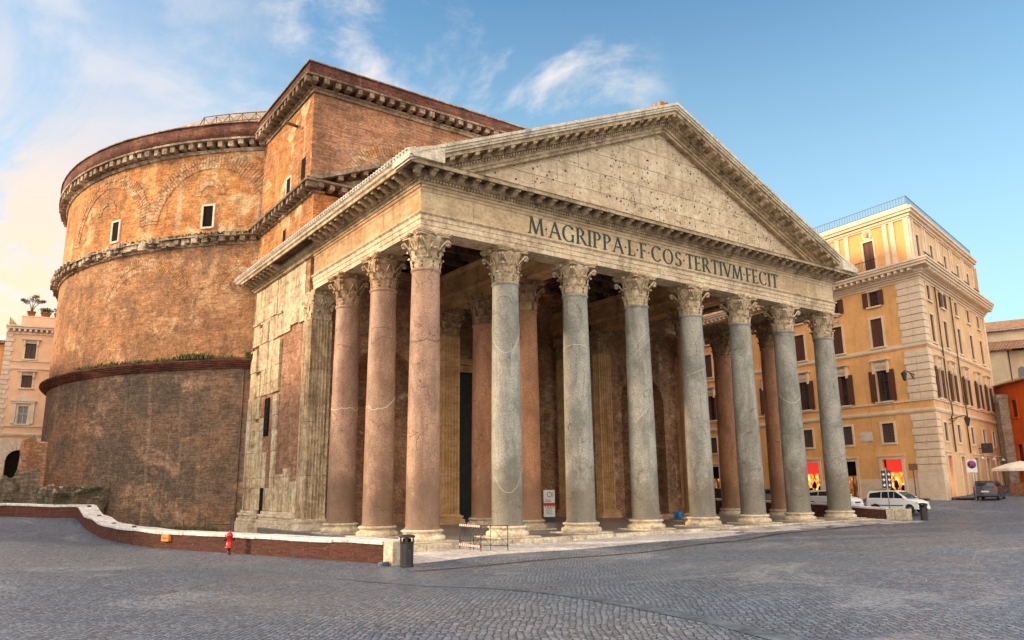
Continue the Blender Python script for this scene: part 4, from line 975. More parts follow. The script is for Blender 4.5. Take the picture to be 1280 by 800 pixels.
# ------------------------------------------------------------------ low brick walls round the temple
def ray_top(x,y): return gz(x,y)+.78
def low_wall(path,lab,name='low_wall',cw=1.0,subdiv=1.0,h=.80,rev=False):
    pp=[]
    for a,b in zip(path[:-1],path[1:]):
        k=max(1,int(math.dist(a,b)/subdiv))
        for i in range(k): pp.append(Vector((a[0]+(b[0]-a[0])*i/k,a[1]+(b[1]-a[1])*i/k)))
    pp.append(Vector(path[-1]))
    for _ in range(2): pp=[pp[0]]+[(pp[i-1]+pp[i]*2+pp[i+1])/4 for i in range(1,len(pp)-1)]+[pp[-1]]
    def loft(prof):
        n=len(pp);m=len(prof);v=[]
        for i,p in enumerate(pp):
            t=(pp[min(n-1,i+1)]-pp[max(0,i-1)]).normalized(); nn=Vector((-t.y,t.x)); zt=gz(p.x,p.y)+h
            for d,z_,ab in prof: q=p+nn*d; v.append((q.x,q.y,z_ if ab else zt+z_))
        f=[(i*m+j,i*m+(j+1)%m,(i+1)*m+(j+1)%m,(i+1)*m+j) for i in range(n-1) for j in range(m)]+[tuple(range(m))[::-1],tuple((n-1)*m+j for j in range(m))]
        return MB().add(v,f)
    root=thing(name,lab,'wall',(0,0,0))
    loft([(.05,-1.2,1),(.05,-.14,0),(-.40,-.14,0),(-.40,-1.2,1)]).build('brickwork',M_['brick'],root)
    cm=MB(); rr_=random.Random(len(pp)); i=0
    while i<len(pp)-1:
        k=min(len(pp)-1,i+1); a_,b_=pp[i],pp[k]; t_=(b_-a_).normalized(); a_=a_+t_*.012; b_=b_-t_*.012; dz=rr_.uniform(-.012,.012); dw=rr_.uniform(-.03,.03)
        vv=[]
        for q_,idx in ((a_,i),(b_,k)):
            tt_=(pp[min(len(pp)-1,idx+1)]-pp[max(0,idx-1)]).normalized(); nn=Vector((-tt_.y,tt_.x)); zt=gz(q_.x,q_.y)+h+dz
            for d_,z_ in ((.10+dw,-.137),(.11+dw,-.03),(.08+dw,0),(-cw+.11,0),(-cw+.08,-.03),(-cw+.1,-.137)): w_=q_+nn*d_; vv.append((w_.x,w_.y,zt+z_))
        cm.add(vv,[(j,(j+1)%6,6+(j+1)%6,6+j) for j in range(6)]+[tuple(range(6))[::-1],tuple(range(6,12))]); i=k
    cm.build('coping',M_['coping'],root)
    return root,pp
lw,_=low_wall([tuple(p) for p in LW],'low curved red brick wall with white coping round the left side of the temple')
sb=MB()
for (x,y) in ((-9.15,13.6),(-9.55,17.3),(-9.8,21.0),(-10.0,24.0)): sb.box(x-.09,x+.09,y-.12,y+.12,gz(x,y)+.78,gz(x,y)+.86)
sb.build('iron_stud',M_['black'],lw)
eb=MB(); eb.box(-4.0,-3.42,-5.15,-4.35,-.8,.44); eb.build('end_block',M_['plinth'],lw,bevel=.03)
lw2,_=low_wall(LW2,'straight low brick wall with pale coping at the left edge of the photo, before the ruins',cw=.6)
rw,_=low_wall([(34.6,26),(34.5,12),(34.3,-1.9)],'low stained brick wall behind the rightmost columns, in front of the parked cars',cw=.5,h=.72)
for y,yy in ((-2.45,-1.9),(-3.35,-2.48)): e=MB(); e.box(33.9,34.45,y,yy,-.5,.60); e.build('end_block',M_['plinth'],rw,bevel=.03)
pq=MB(); a=Vector((-7.9,8.45)); t=Vector((-.36,.93)).normalized(); n_=Vector((-.93,-.36)); 
# plaque fixed to the outer brick face
def on_wall(s,d,z_): q=Vector((-7.62,7.35))+t*s+n_*d; return (q.x,q.y,z_)
# ------------------------------------------------------------------ facade helpers
class Frame:
    def __init__(s,b,ang,left):
        a=math.radians(ang); s.b=Vector(b); s.t=Vector((math.cos(a),math.sin(a))); s.n=Vector((-s.t.y,s.t.x)) if left else Vector((s.t.y,-s.t.x))
    def __call__(s,u,d,z): q=s.b+s.t*u+s.n*d; return (q.x,q.y,z)
    def box(s,mb,u0,u1,d0,d1,z0,z1): mb.box(u0,u1,d0,d1,z0,z1,s)
def facade(mb,F,U0,U1,Z0,Z1,holes,depth=.28):
    us=sorted({U0,U1,*[h[0] for h in holes],*[h[1] for h in holes]}); zs=sorted({Z0,Z1,*[h[2] for h in holes],*[h[3] for h in holes]})
    us=[u for u in us if U0<=u<=U1]; zs=[z for z in zs if Z0<=z<=Z1]
    for a,b in zip(us[:-1],us[1:]):
        for c,d in zip(zs[:-1],zs[1:]):
            m,q=(a+b)/2,(c+d)/2
            if any(h[0]<m<h[1] and h[2]<q<h[3] for h in holes): continue
            mb.add([F(a,0,c),F(b,0,c),F(b,0,d),F(a,0,d)],[(0,1,2,3)])
    for a,b,c,d in holes:
        for k in (((a,c),(a,d)),((b,d),(b,c)),((a,d),(b,d)),((b,c),(a,c))):
            (u0,z0),(u1,z1)=k; mb.add([F(u0,0,z0),F(u1,0,z1),F(u1,-depth,z1),F(u0,-depth,z0)],[(0,1,2,3)])
def shutter_leaf(F,u0,u1,d0,z0,z1,m,parent):
    s=MB(); F.box(s,u0,u1,d0,d0+.05,z0,z1); F.box(s,u0,u0+.06,d0+.05,d0+.07,z0,z1); F.box(s,u1-.06,u1,d0+.05,d0+.07,z0,z1)
    return s.build('shutter',m,parent)
def window(F,par,uc,wd,z0,z1,style,fm='trav',sm='shut',hood=0,sill=True,glassm='glass'):
    f=MB(); a,b=uc-wd/2,uc+wd/2; t=.17
    F.box(f,a-t,a,-.02,.07,z0,z1+t); F.box(f,b,b+t,-.02,.07,z0,z1+t); F.box(f,a,b,-.02,.07,z1,z1+t)
    if sill: F.box(f,a-t-.08,b+t+.08,-.02,.16,z0-.14,z0)
    else: F.box(f,a-t,b+t,-.02,.07,z0-t,z0)
    if hood:
        F.box(f,a-t,b+t,-.02,.10,z1+t,z1+t+hood); F.box(f,a-t-.1,b+t+.1,-.02,.26,z1+t+hood,z1+t+hood+.08); F.box(f,a-t-.2,b+t+.2,-.02,.38,z1+t+hood+.083,z1+t+hood+.17)
        for s_ in (-1,1):
            c=uc+s_*(wd/2+t*.6); F.box(f,c-.09,c+.09,.07,.26,z1-.25,z1+t+hood-.003)
        for k in range(5):
            c=uc+(k-2)*wd/5.2; pr=[(c+.11*math.cos(q*PI/4),z1+t+hood*.5+hood*.33*math.sin(q*PI/4)) for q in range(8)]
            f.prism(pr,.10,.17,'y',lambda x,y,z:F(x,y,z))
    o=f.build('window',M_[fm],par)
    g=MB(); F.box(g,a,b,-.30,-.26,z0,z1); g.build('pane',M_[glassm],o)
    if style in('open','half'):
        k=MB(); F.box(k,uc-.03,uc+.03,-.26,-.2,z0,z1)
        for q in (1/3,2/3): F.box(k,a,b,-.26,-.21,z0+(z1-z0)*q-.02,z0+(z1-z0)*q+.02)
        F.box(k,a,a+.07,-.26,-.19,z0,z1); F.box(k,b-.07,b,-.26,-.19,z0,z1); k.build('sash',M_[sm],o)
    if style=='closed': shutter_leaf(F,a,uc-.01,-.12,z0,z1,M_[sm],o); shutter_leaf(F,uc+.01,b,-.12,z0,z1,M_[sm],o)
    if style=='open': shutter_leaf(F,a-wd/2-.02,a-.02,.09,z0,z1,M_[sm],o); shutter_leaf(F,b+.02,b+wd/2+.02,.09,z0,z1,M_[sm],o)
    if style=='half': shutter_leaf(F,uc+.01,b,-.10,z0,z1,M_[sm],o); shutter_leaf(F,a-wd/2-.02,a-.02,.09,z0,z1,M_[sm],o)
    return o
def emis(name,fn,strength):
    m=bpy.data.materials.new(name); m.use_nodes=True; t=NT(m.node_tree); b=m.node_tree.nodes['Principled BSDF']; b.inputs['Roughness'].default_value=.3
    pos=t.n('ShaderNodeNewGeometry').outputs['Position']; c=fn(t,pos); t.L(c,b.inputs['Emission Color']); b.inputs['Emission Strength'].default_value=strength; b.inputs['Base Color'].default_value=(.05,.02,.01,1)
    return m
M_['shop']=emis('lit_shop_display',lambda t,p:(lambda z,n,k:t.mix(t.math('MULTIPLY',t.st(z,3.0,3.25),1),t.mix(t.st(k,.56,.68),t.ramp(n,[(.38,(.10,.012,.004)),(.5,(.95,.22,.03)),(.62,(1,.62,.12))]),(.03,.008,.004)),(.42,.018,.012)))(t.sep(p)[2],t.noise(t.mp(p,(3,3,1.6)),1,4,.7),t.noise(t.mp(p,(5,5,2.4),(0,0,0),(2,2,2)),1,3,.6)),1.0)
M_['lamp']=emis('warm_lamp',lambda t,p:t.mix(0,(1,.55,.2),(1,.55,.2)),4)
M_['inlit']=emis('warm_interior',lambda t,p:t.ramp(t.noise(t.mp(p,(2,2,1)),1,4,.7),[(.4,(.05,.018,.006)),(.55,(.30,.10,.025)),(.68,(.9,.45,.12))]),.7)
# ------------------------------------------------------------------ palazzo on the right
PB=(48.062,.934); FL=Frame(PB,84,True); FR=Frame(PB,12,False)
pz=thing('palazzo','tall orange palazzo with travertine corner, brown shutters and lit shops right of the temple','building',(0,0,0))
LU=36.; RU=23.4
uL=[4.4,8.55,12.9,17.15,21.4,25.65,29.9,34.0]; uR=[2.45,6.75,11.55,16.2,20.3]
def corner_path(off=0): a=FL(LU,0,0); b=(PB[0],PB[1]); c=FR(RU,0,0); return [(a[0],a[1]),b,(c[0],c[1])]
CPATH=corner_path()
holes=[]
for i,u in enumerate(uL):
    holes+=[(u-.57,u+.57,5.68,7.33),(u-.6,u+.6,9.25,11.95),(u-.57,u+.57,14.05,16.6),(u-.5,u+.5,17.75,19.1)]
    holes.append((u-.95,u+.95,1.2,4.25) if i in(0,2,4,6) else (u-.62,u+.62,.7,4.2))
hr=[]
for i,u in enumerate(uR):
    hr+=[(u-.5,u+.5,5.68,7.2),(u-.58,u+.58,9.25,11.9),(u-.55,u+.55,14.05,16.5),(u-.5,u+.5,17.75,19.1),(u-.62,u+.62,.8,4.45)]
wm=MB(); facade(wm,FL,0,LU,-.5,19.5,holes); wm.build('wall',M_['pal'],pz)
wm=MB(); facade(wm,FR,0,RU,-.5,19.5,hr); wm.build('side_wall',M_['pal_r'],pz)
bk_=MB(); q=[FL(LU,0,0),FL(LU,-24,0),FR(RU,-22,0),FR(RU,0,0)]
for a,b in zip(q[:-1],q[1:]): bk_.add([(a[0],a[1],-.5),(b[0],b[1],-.5),(b[0],b[1],25),(a[0],a[1],25)],[(0,1,2,3)])
bk_.build('rear_wall',M_['pal_r'],pz)
for i,u in enumerate(uL):
    window(FL,pz,u,1.14,5.68,7.33,'closed',sm='shutg',sill=False)
    window(FL,pz,u,1.2,9.25,11.95,('open','half','open','open')[i%4] ,hood=.62)
    window(FL,pz,u,1.14,14.05,16.6,'closed')
    window(FL,pz,u,1.0,17.75,19.1,'open',fm='trav')
    if i in(0,2,4,6):
        f=MB(); FL.box(f,u-1.2,u-.95,-.02,.09,.2,4.5); FL.box(f,u+.95,u+1.2,-.02,.09,.2,4.5); FL.box(f,u-.95,u+.95,-.02,.09,4.25,4.5); FL.box(f,u-1.3,u+1.3,-.02,.16,4.503,4.6); FL.box(f,u-.95,u+.95,-.02,.08,.2,1.2)
        o=f.build('shop_window',M_['trav'],pz); g=MB(); FL.box(g,u-.95,u+.95,-.6,-.55,1.2,4.25); g.build('display',M_['shop'] if i<4 else M_['glass'],o)
        s_=MB()
        for k,(du,h) in enumerate(((-.5,.9),(.1,1.3),(.55,.7))): s_.lathe([(.05,0),(.07,h*.5),(.2,h*.55),(.17,h*.8),(.06,h)],8,FL(u+du,-.42,1.2))
        s_.build('mannequin',M_['dark'],o)
    else:
        f=MB(); FL.box(f,u-.85,u-.62,-.02,.09,.2,4.45); FL.box(f,u+.62,u+.85,-.02,.09,.2,4.45); FL.box(f,u-.62,u+.62,-.02,.09,4.2,4.45); FL.box(f,u-.95,u+.95,-.02,.18,4.453,4.56)
        o=f.build('doorway',M_['trav'],pz); g=MB(); FL.box(g,u-.62,u+.62,-.27,-.22,3.0,4.2); g.build('transom',M_['dark'],o)
        g=MB(); 
        for a_,b_ in ((u-.62,u-.52),(u-.05,u+.05),(u+.52,u+.62)): FL.box(g,a_,b_,-.22,-.16,.3,3.0)
        FL.box(g,u-.52,u+.52,-.22,-.16,2.9,3.0); FL.box(g,u-.52,u+.52,-.22,-.16,.3,1.1); g.build('door_frame',M_['wood'],o)
        g=MB(); FL.box(g,u-.52,u+.52,-.3,-.25,.3,3.0); g.build('glass',M_['inlit'],o)
for i,u in enumerate(uR):
    window(FR,pz,u,1.0,5.68,7.2,'closed',sm='shutg',sill=False)
    window(FR,pz,u,1.16,9.25,11.9,'open',hood=.62)
    window(FR,pz,u,1.1,14.05,16.5,'closed')
    window(FR,pz,u,1.0,17.75,19.1,'open' if i==1 else 'closed')
    f=MB(); FR.box(f,u-.85,u-.62,-.02,.09,.5,4.7); FR.box(f,u+.62,u+.85,-.02,.09,.5,4.7); FR.box(f,u-.62,u+.62,-.02,.09,4.45,4.7); FR.box(f,u-.95,u+.95,-.02,.18,4.703,4.8)
    o=f.build('doorway',M_['trav'],pz); g=MB(); FR.box(g,u-.62,u+.62,-.30,-.25,.8,4.45); g.build('glass',M_['shop'] if i==0 else (M_['inlit'] if i==1 else M_['dark']),o)
    if i>=2:
        g=MB(); g.lathe([(.0,.25),(.22,0),(.22,-.02),(0,.05)],10,FR(u+.2,.5,4.35)); g.tube([FR(u+.2,.0,4.75),FR(u+.2,.5,4.75),FR(u+.2,.5,4.55)],.02,5); g.build('shop_lamp',M_['white'],o)
# trim running round the corner
tr=MB()
for d,a,b in ((.07,8.02,8.12),(.12,8.123,8.30),(.06,8.303,8.36),(.09,8.98,9.10),(.06,13.5,13.6),(.12,13.603,13.8),(.05,13.803,13.9)):
    tr.sweep([(-.05,a),(d,a),(d,b),(-.05,b)],CPATH)
tr.build('string_course',M_['trav'],pz)
cn=MB()
for d,a,b in ((.08,19.3,19.5),(.20,19.503,19.68),(.34,19.683,19.85),(1.02,20.2,20.42),(1.14,20.423,20.62),(1.22,20.623,20.78),(.4,20.783,20.95),(.45,19.853,20.199)):
    cn.sweep([(-.4,a),(d,a),(d,b),(-.4,b)],CPATH)
for F,L in ((FL,LU),(FR,RU)):
    u=.2
    while u<L: F.box(cn,u-.12,u+.12,.45,.95,19.93,20.197); u+=.62
    u=.1
    while u<L: F.box(cn,u-.06,u+.06,.2,.31,19.69,19.84); u+=.22
cn.build('cornice',M_['trav'],pz)
for F,w0 in ((FL,2.05),(FR,1.0)):
    qn=MB()
    z_=.6; 
    F.box(qn,-.14,w0+.06,.0,.14,-.4,3.15)
    z_=3.17; k=0
    while z_<19.2:
        if 8.0<z_+.3<9.1: z_=9.12
        if 13.45<z_+.3<13.9: z_=13.92
        h=.60; e=0 if k%2 else .12
        F.box(qn,-.09,w0*.5-.02,.0,.10,z_,z_+h-.07); F.box(qn,w0*.5+.01,w0+(.1 if k%2 else -.02),.0,.10,z_,z_+h-.07); z_+=h; k+=1
    qn.build('quoins',M_['trav'],pz)
qn=MB(); FR.box(qn,RU-.6,RU+.05,0,.1,.8,19.2)
qn.build('quoins',M_['trav'],pz)
for a_,b_ in ((2.2,3.2),(5.6,7.7),(9.4,11.7)): bp=MB(); FL.box(bp,a_,b_,0,.03,.2,2.6); bp.build('base_panel',M_['trav'],pz)
ss=MB(); FL.box(ss,6.0,7.2,.0,.05,5.9,6.7); ss.build('stone_tablet',M_['white'],pz)
# attic storey
at_=MB(); AF=Frame((FL(0,0,0)[0]+.45,FL(0,0,0)[1]+.45),84,True); AR=Frame((FL(0,0,0)[0]+.45,FL(0,0,0)[1]+.45),12,False)
uA=[4.1,12.6,21.1,29.6]; hA=[(u-.52,u+.52,21.15,23.9) for u in uA]; hB=[(u-.45,u+.45,21.5,23.8) for u in (1.95,6.3,11.0,15.7,19.8)]
facade(at_,AF,0,LU,20.7,25.1,hA); at_.build('attic_wall',M_['pal'],pz)
at_=MB(); facade(at_,AR,0,RU-.5,20.7,25.1,hB); at_.build('attic_side',M_['pal_r'],pz)
for u in uA: 
    window(AF,pz,u,1.04,21.15,23.9,'closed')
    md=MB(); md.lathe([(.0,.0),(.33,.0),(.40,.10),(.50,.12),(.56,.0)],20,(0,0,0)); f=lambda v:AF(u+v[0],v[2]+.01,24.55+v[1])
    md.v=[f(v) for v in md.v]; k_=MB(); k_.lathe([(0,.26),(.12,.2),(.17,.05),(.12,-.1),(.2,-.2),(.0,-.24)],10); md.add([AF(u+v[0],.06+abs(v[1]),24.55+v[2]) for v in k_.v],k_.f,True); md.build('medallion',M_['trav'],pz)
    bl=MB()
    for k in range(15): AF.box(bl,u-1.0+k*.143,u-.98+k*.143,.68,.70,20.95,21.9)
    AF.box(bl,u-1.05,u+1.05,.66,.72,21.9,21.95); bl.build('balcony_rail',M_['black'],pz)
for u in (1.95,6.3,11.0,15.7,19.8):
    window(AR,pz,u,.9,21.5,23.8,'closed',sm='shutg')
    bl=MB()
    for k in range(15): AR.box(bl,u-1.0+k*.143,u-.98+k*.143,.68,.70,20.95,21.9)
    AR.box(bl,u-1.05,u+1.05,.66,.72,21.9,21.95); bl.build('balcony_rail',M_['black'],pz)
pl=MB()
for F,L in ((AF,[.25,1.6,2.3,6.3,7.3,9.3,10.3,14.8,16.2,18.5,24,25.5,33]),(AR,[.2,.9,3.8,4.6,8.3,9,13,13.8,17.6,18.3,22.3])):
    for u in L: F.box(pl,u-.22,u+.22,-.02,.09,20.9,25.1)
a=AF(LU,0,0);c=AR(RU-.5,0,0); AP=[(a[0],a[1]),(AF.b.x,AF.b.y),(c[0],c[1])]
for d,z0,z1 in ((.14,21.0-.1,21.12),(.12,24.95,25.08),(.22,25.1,25.35),(.42,25.36,25.6),(.55,25.603,25.85),(.1,25.853,26.2)): pl.sweep([(-.3,z0),(d,z0),(d,z1),(-.3,z1)],AP)
pl.build('attic_trim',M_['trav'],pz)
rl=MB()
for F,L in ((AF,LU),(AR,RU-.5)):
    u=.1
    while u<L: F.box(rl,u-.012,u+.012,-.012,.012,26.2,26.95); u+=.28
    F.box(rl,0,L,-.02,.02,26.95,27.0); F.box(rl,0,L,-.015,.015,26.3,26.33)
rl.build('roof_railing',M_['black'],pz)
rf_=MB(); rf_.prism([FL(LU,-1.8,0)[:2],FL(2.2,-1.8,0)[:2],FR(RU-2,-2.4,0)[:2],FR(RU-2,-21,0)[:2],FL(LU,-23,0)[:2]],24.6,25.2); rf_.build('roof',M_['tile'],pz)
dpp=MB()
for u in (4.35,9.4): dpp.tube([FR(u,.14,19.3),FR(u,.14,9.2),FR(u,.26,9.0),FR(u,.26,8.0),FR(u,.14,7.8),FR(u,.14,4.8)],.07,6)
dpp.build('drain_pipe',M_['wood'],pz)
# wall lamps
def wall_lamp(F,u,z_,lab):
    r=thing('wall_lamp',lab,'street lamp',F(u,.1,z_),0,'lanterns on the orange palazzo')
    o=Vector(F(u,.1,z_)); L=lambda d,h:tuple(Vector(F(u,.1+d*.8,z_+h*.8))-o)
    a=MB(); a.tube([L(0,0),L(.5,.05),L(1.0,.22),L(1.5,.32),L(1.75,.2)],.04,6); a.tube([L(0,-.5),L(.35,-.35),L(.7,0),L(.9,.2)],.03,6); a.tube([L(.1,-.1),L(.3,-.3),L(.45,-.1),L(.3,.0)],.025,5); a.build('bracket',M_['black'],r)
    c=L(1.75,0); g=MB(); g.lathe([(.0,.22),(.10,.16),(.24,.02),(.26,0)],8,c); g.lathe([(.12,-.55),(.08,-.62),(0,-.66)],8,c); g.build('cap',M_['black'],r)
    g=MB(); g.lathe([(.24,0),(.12,-.55)],6,c); g.build('lantern',M_['glass'],r)
wall_lamp(FL,1.35,11.2,'black iron lantern on a scrolled bracket at the travertine corner of the palazzo')
wall_lamp(FR,3.4,7.5,'black iron lantern on the side street face of the palazzo, above the shop doors')
hs=MB(); 
for v in [(13.2,)]: FR.box(hs,13.15,13.25,.25,1.15,4.9,5.8); FR.box(hs,13.18,13.22,.0,.25,5.3,5.36)
hg=hs.build('hanging_sign',M_['black']); tag(hg,'small square black sign hanging over the shops on the side of the palazzo','sign')
s2=MB(); FR.box(s2,13.13,13.27,.33,1.07,5.35,5.72); s2.build('sign_panel',M_['glass'],hg)

# ------------------------------------------------------------------ buildings far right
ob=thing('orange_house','deep orange house with a grey stone pier at the right edge of the photo','building',(0,0,0))
OF=Frame((71.16,5.59),math.degrees(math.atan2(1.45-5.59,67.42-71.16)),False)
OF.n=Vector((-OF.t.y,OF.t.x)); 
if OF.n.dot(Vector((CAM[0],CAM[1]))-OF.b)<0: OF.n=-OF.n
mb=MB(); hh=[(u-.45,u+.45,z_,z_+1.7) for u in (3.1,6.1) for z_ in (4.2,8.6)]
facade(mb,OF,-2,14,.5,11.9,hh); mb.box(-2,14,-14,-.0,.5,11.9,lambda x,y,z:OF(x,y-.05 if y>-.1 else y,z)) if False else None
for a,b in (((-2,0),(-2,-14)),((-2,-14),(14,-14)),((14,-14),(14,0))): mb.add([OF(*a,.5),OF(*b,.5),OF(*b,11.9),OF(*a,11.9)],[(0,1,2,3)])
mb.build('wall',M_['redst'],ob)
for a,b,c,d in hh: window(OF,ob,(a+b)/2,b-a,c,d,'closed',fm='redst')
mb=MB(); OF.box(mb,2.6,3.6,.0,.35,1,11.2) if False else None
mb=MB()
pr=MB(); OF.box(pr,.95,2.0,.02,.9,1.5,10.6); OF.box(pr,.9,2.1,.02,.98,10.602,11.0)
for k in range(5): OF.box(pr,.95+k*.24,1.05+k*.24,.98,1.05,10.2,11.0)
pr.build('stone_pier',M_['concrete'],ob)
mb=MB(); OF.box(mb,-2.4,14.4,-5,.6,11.95,12.05); 
mb.add([OF(-2.4,.6,12.06),OF(14.4,.6,12.06),OF(14.4,-7,14.2),OF(-2.4,-7,14.2)],[(0,1,2,3)]); mb.build('roof',M_['tile'],ob)
CF=Frame((75.07,9.2),math.degrees(math.atan2(-.937,.35)),False)
CF.n=Vector((-.937,-.35))
cb=thing('cream_house','cream rendered house with two tiled roofs rising behind the orange house','building',(0,0,0))
mb=MB(); CF.box(mb,-6,3.3,-5,0,1,16.5); mb.build('wall',M_['cream'],cb)
mb=MB(); CF.box(mb,3.303,14,-8,-1.1,1,16.5); mb.build('side_wall',M_['cream'],cb)
mb=MB(); CF.box(mb,-9,24,-16,-5.02,1,19.5); mb.build('rear_wall',M_['cream'],cb)
mb=MB(); mb.add([CF(-7,.6,16.52),CF(3.9,.6,16.52),CF(3.2,-5,18.3),CF(-7,-5,18.3),CF(14,-.5,16.52),CF(14,-5,18.0)],[(0,1,2,3),(1,4,5,2)]); CF.box(mb,-7,3.8,-.1,.5,16.40,16.50); mb.build('lower_roof',M_['tile'],cb)
mb=MB(); mb.add([CF(-10,-4.4,19.55),CF(25,-4.4,19.55),CF(25,-12,21.9),CF(-10,-12,21.9)],[(0,1,2,3)]); CF.box(mb,-10,25,-5,-4.5,19.42,19.53); mb.build('upper_roof',M_['tile'],cb)
mb=MB(); mb.prism([(4.1,12.2),(4.8,12.2)]+[(4.45+.35*math.cos(PI*q/8),14.2+.5*math.sin(PI*q/8)) for q in range(9)],-1.12,-1.04,'y',lambda x,y,z:CF(x,y,z)); mb.build('window',M_['glass'],cb)
mb=MB(); mb.tube([CF(3.45,.05,16.4),CF(3.45,.05,11)],.06,6); mb.build('drain_pipe',M_['black'],cb)

# ------------------------------------------------------------------ building far left
lb=thing('peach_building','peach stuccoed building with white quoins, arched windows and a roof terrace at the left edge','building',(0,0,0))
LF=Frame((-14.25,64.6),-12,False)
hl=[]
for u in (2.25,6.6,11): hl+=[(u-.5,u+.5,16.0,17.65),(u-.48,u+.48,12.95,14.25),(u-.45,u+.45,9.2,11.0)]
mb=MB(); facade(mb,LF,0,15,-.4,19.2,hl+[(u-1.05,u+1.05,2.0,6.6) for u in (2.25,6.6,11)]); 
for a,b in (((0,0),(0,-16)),((0,-16),(15,-16)),((15,-16),(15,0))): mb.add([LF(*a,-.4),LF(*b,-.4),LF(*b,20.4),LF(*a,20.4)],[(0,1,2,3)])
mb.build('wall',M_['peach'],lb)
mb=MB()
for d,a,b in ((.12,14.9,15.05),(.10,15.7,15.82),(.14,7.9,8.05),(.22,8.053,8.2),(.14,8.9,9.0),(.15,18.6,18.8),(.6,19.1,19.3),(.75,19.303,19.45)): LF.box(mb,-.1,15.1,-.1,d,a,b)
u=.1
while u<15: LF.box(mb,u-.1,u+.1,.15,.55,18.83,19.095); u+=.5
z_=8.25
k=0
while z_<18.5: LF.box(mb,-.12,.5+(.18 if k%2 else 0),-.05,.10,z_,z_+.42); z_+=.5; k+=1
mb.build('stone_trim',M_['white'],lb)
# rusticated ground floor with an arch
for u in (2.25,6.6,11):
    for a,b,z0,z1,st in ((u-.5,u+.5,16.0,17.65,'closed'),(u-.48,u+.48,12.95,14.25,'closed')): window(LF,lb,u,b-a,z0,z1,st,fm='white',sm='shutg',hood=.12)
    o=window(LF,lb,u,.9,9.2,11.0,'half' if False else 'none',fm='white')
    k=MB(); LF.box(k,u-.03,u+.03,-.2,-.15,9.2,11.0); LF.box(k,u-.45,u+.45,-.2,-.15,10.2,10.26); LF.box(k,u-.45,u-.38,-.2,-.14,9.2,11); LF.box(k,u+.38,u+.45,-.2,-.14,9.2,11); k.build('sash',M_['white'],o)
    f=MB(); LF.box(f,u-1.0,u-.65,.0,.18,9.2,11.3); LF.box(f,u+.65,u+1.0,.0,.18,9.2,11.3); LF.box(f,u-1.05,u+1.05,.0,.25,11.3,11.5); f.prism([(u-1.2,11.503),(u+1.2,11.503),(u,12.15)],-.02,.32,'y',lambda x,y,z:LF(x,y,z)); f.build('pediment',M_['white'],o)
    g=MB(); LF.box(g,u-1.05,u+1.05,-.28,-.24,2.0,6.6); ag=g.build('arched_door',M_['dark'],lb)
    f=MB(); n=11
    for i in range(n):
        a=PI*i/n+.02;b=PI*(i+1)/n-.02; f.prism([(u+1.0*math.cos(a),5.5+1.0*math.sin(a)),(u+2.0*math.cos(a),5.5+2.0*math.sin(a)),(u+2.0*math.cos(b),5.5+2.0*math.sin(b)),(u+1.0*math.cos(b),5.5+1.0*math.sin(b))],-.05,.12,'y',lambda x,y,z:LF(x,y,z))
    f.prism([(u-1.06,6.61)]+[(u+1.02*math.cos(a),5.5+1.02*math.sin(a)) for a in [PI-PI*i/12 for i in range(0,7)]],-.05,.03,'y',lambda x,y,z:LF(x,y,z))
    f.prism([(u+1.06,6.61)]+[(u+1.02*math.cos(a),5.5+1.02*math.sin(a)) for a in [PI*i/12 for i in range(0,7)]],-.05,.03,'y',lambda x,y,z:LF(x,y,z))
    f.build('arch',M_['white'],ag)
mb=MB()
for k in range(13):
    z0=1.0+k*.52
    for (a,b) in ((-.05,1.15),(3.35,5.5),(7.7,9.9),(12.1,15)): LF.box(mb,a,b,-.03,.07,z0,z0+.46)
mb.build('rustication',M_['white'],lb)
mb=MB(); LF.box(mb,1.0,15,-1.2,-.5,19.2,20.6); LF.box(mb,1.0,15,-1.3,-.45,20.603,20.72); LF.box(mb,0,15,-16,-1.21,19.2,19.6); mb.build('terrace_wall',M_['peach'],lb)
ol=thing('ochre_building','ochre building just left of the peach one, only a sliver in view','building',(0,0,0))
mb=MB(); LF.box(mb,-22,-.15,-14,-.8,-.4,17.6); mb.build('wall',M_['pal'],ol); mb=MB(); LF.box(mb,-22.5,-.16,-14.5,-.3,17.603,17.9); mb.build('roof',M_['tile'],ol)
mb=MB(); WF=Frame((-29.5,33),90,False); hw=[(u-.55,u+.55,z_,z_+2.0) for u in range(3,30,4) for z_ in (2.2,6.6,11.0,15.2)]  # unseen wing added along the street, sized to shade the lower rotunda
facade(mb,WF,0,31,-.4,19.6,hw)
for a,b in (((0,0),(0,-12.5)),((0,-12.5),(31,-12.5)),((31,-12.5),(31,0))): mb.add([WF(*a,-.4),WF(*b,-.4),WF(*b,19.6),WF(*a,19.6)],[(0,1,2,3)])
mb.build('shade_wing',M_['pal'],ol)
for a,b,c,d in hw: window(WF,ol,(a+b)/2,b-a,c,d,'closed',sm='shutg')
mb=MB(); WF.box(mb,-.5,31.5,-13,.6,19.61,19.95); mb.build('wing_roof',M_['tile'],ol)
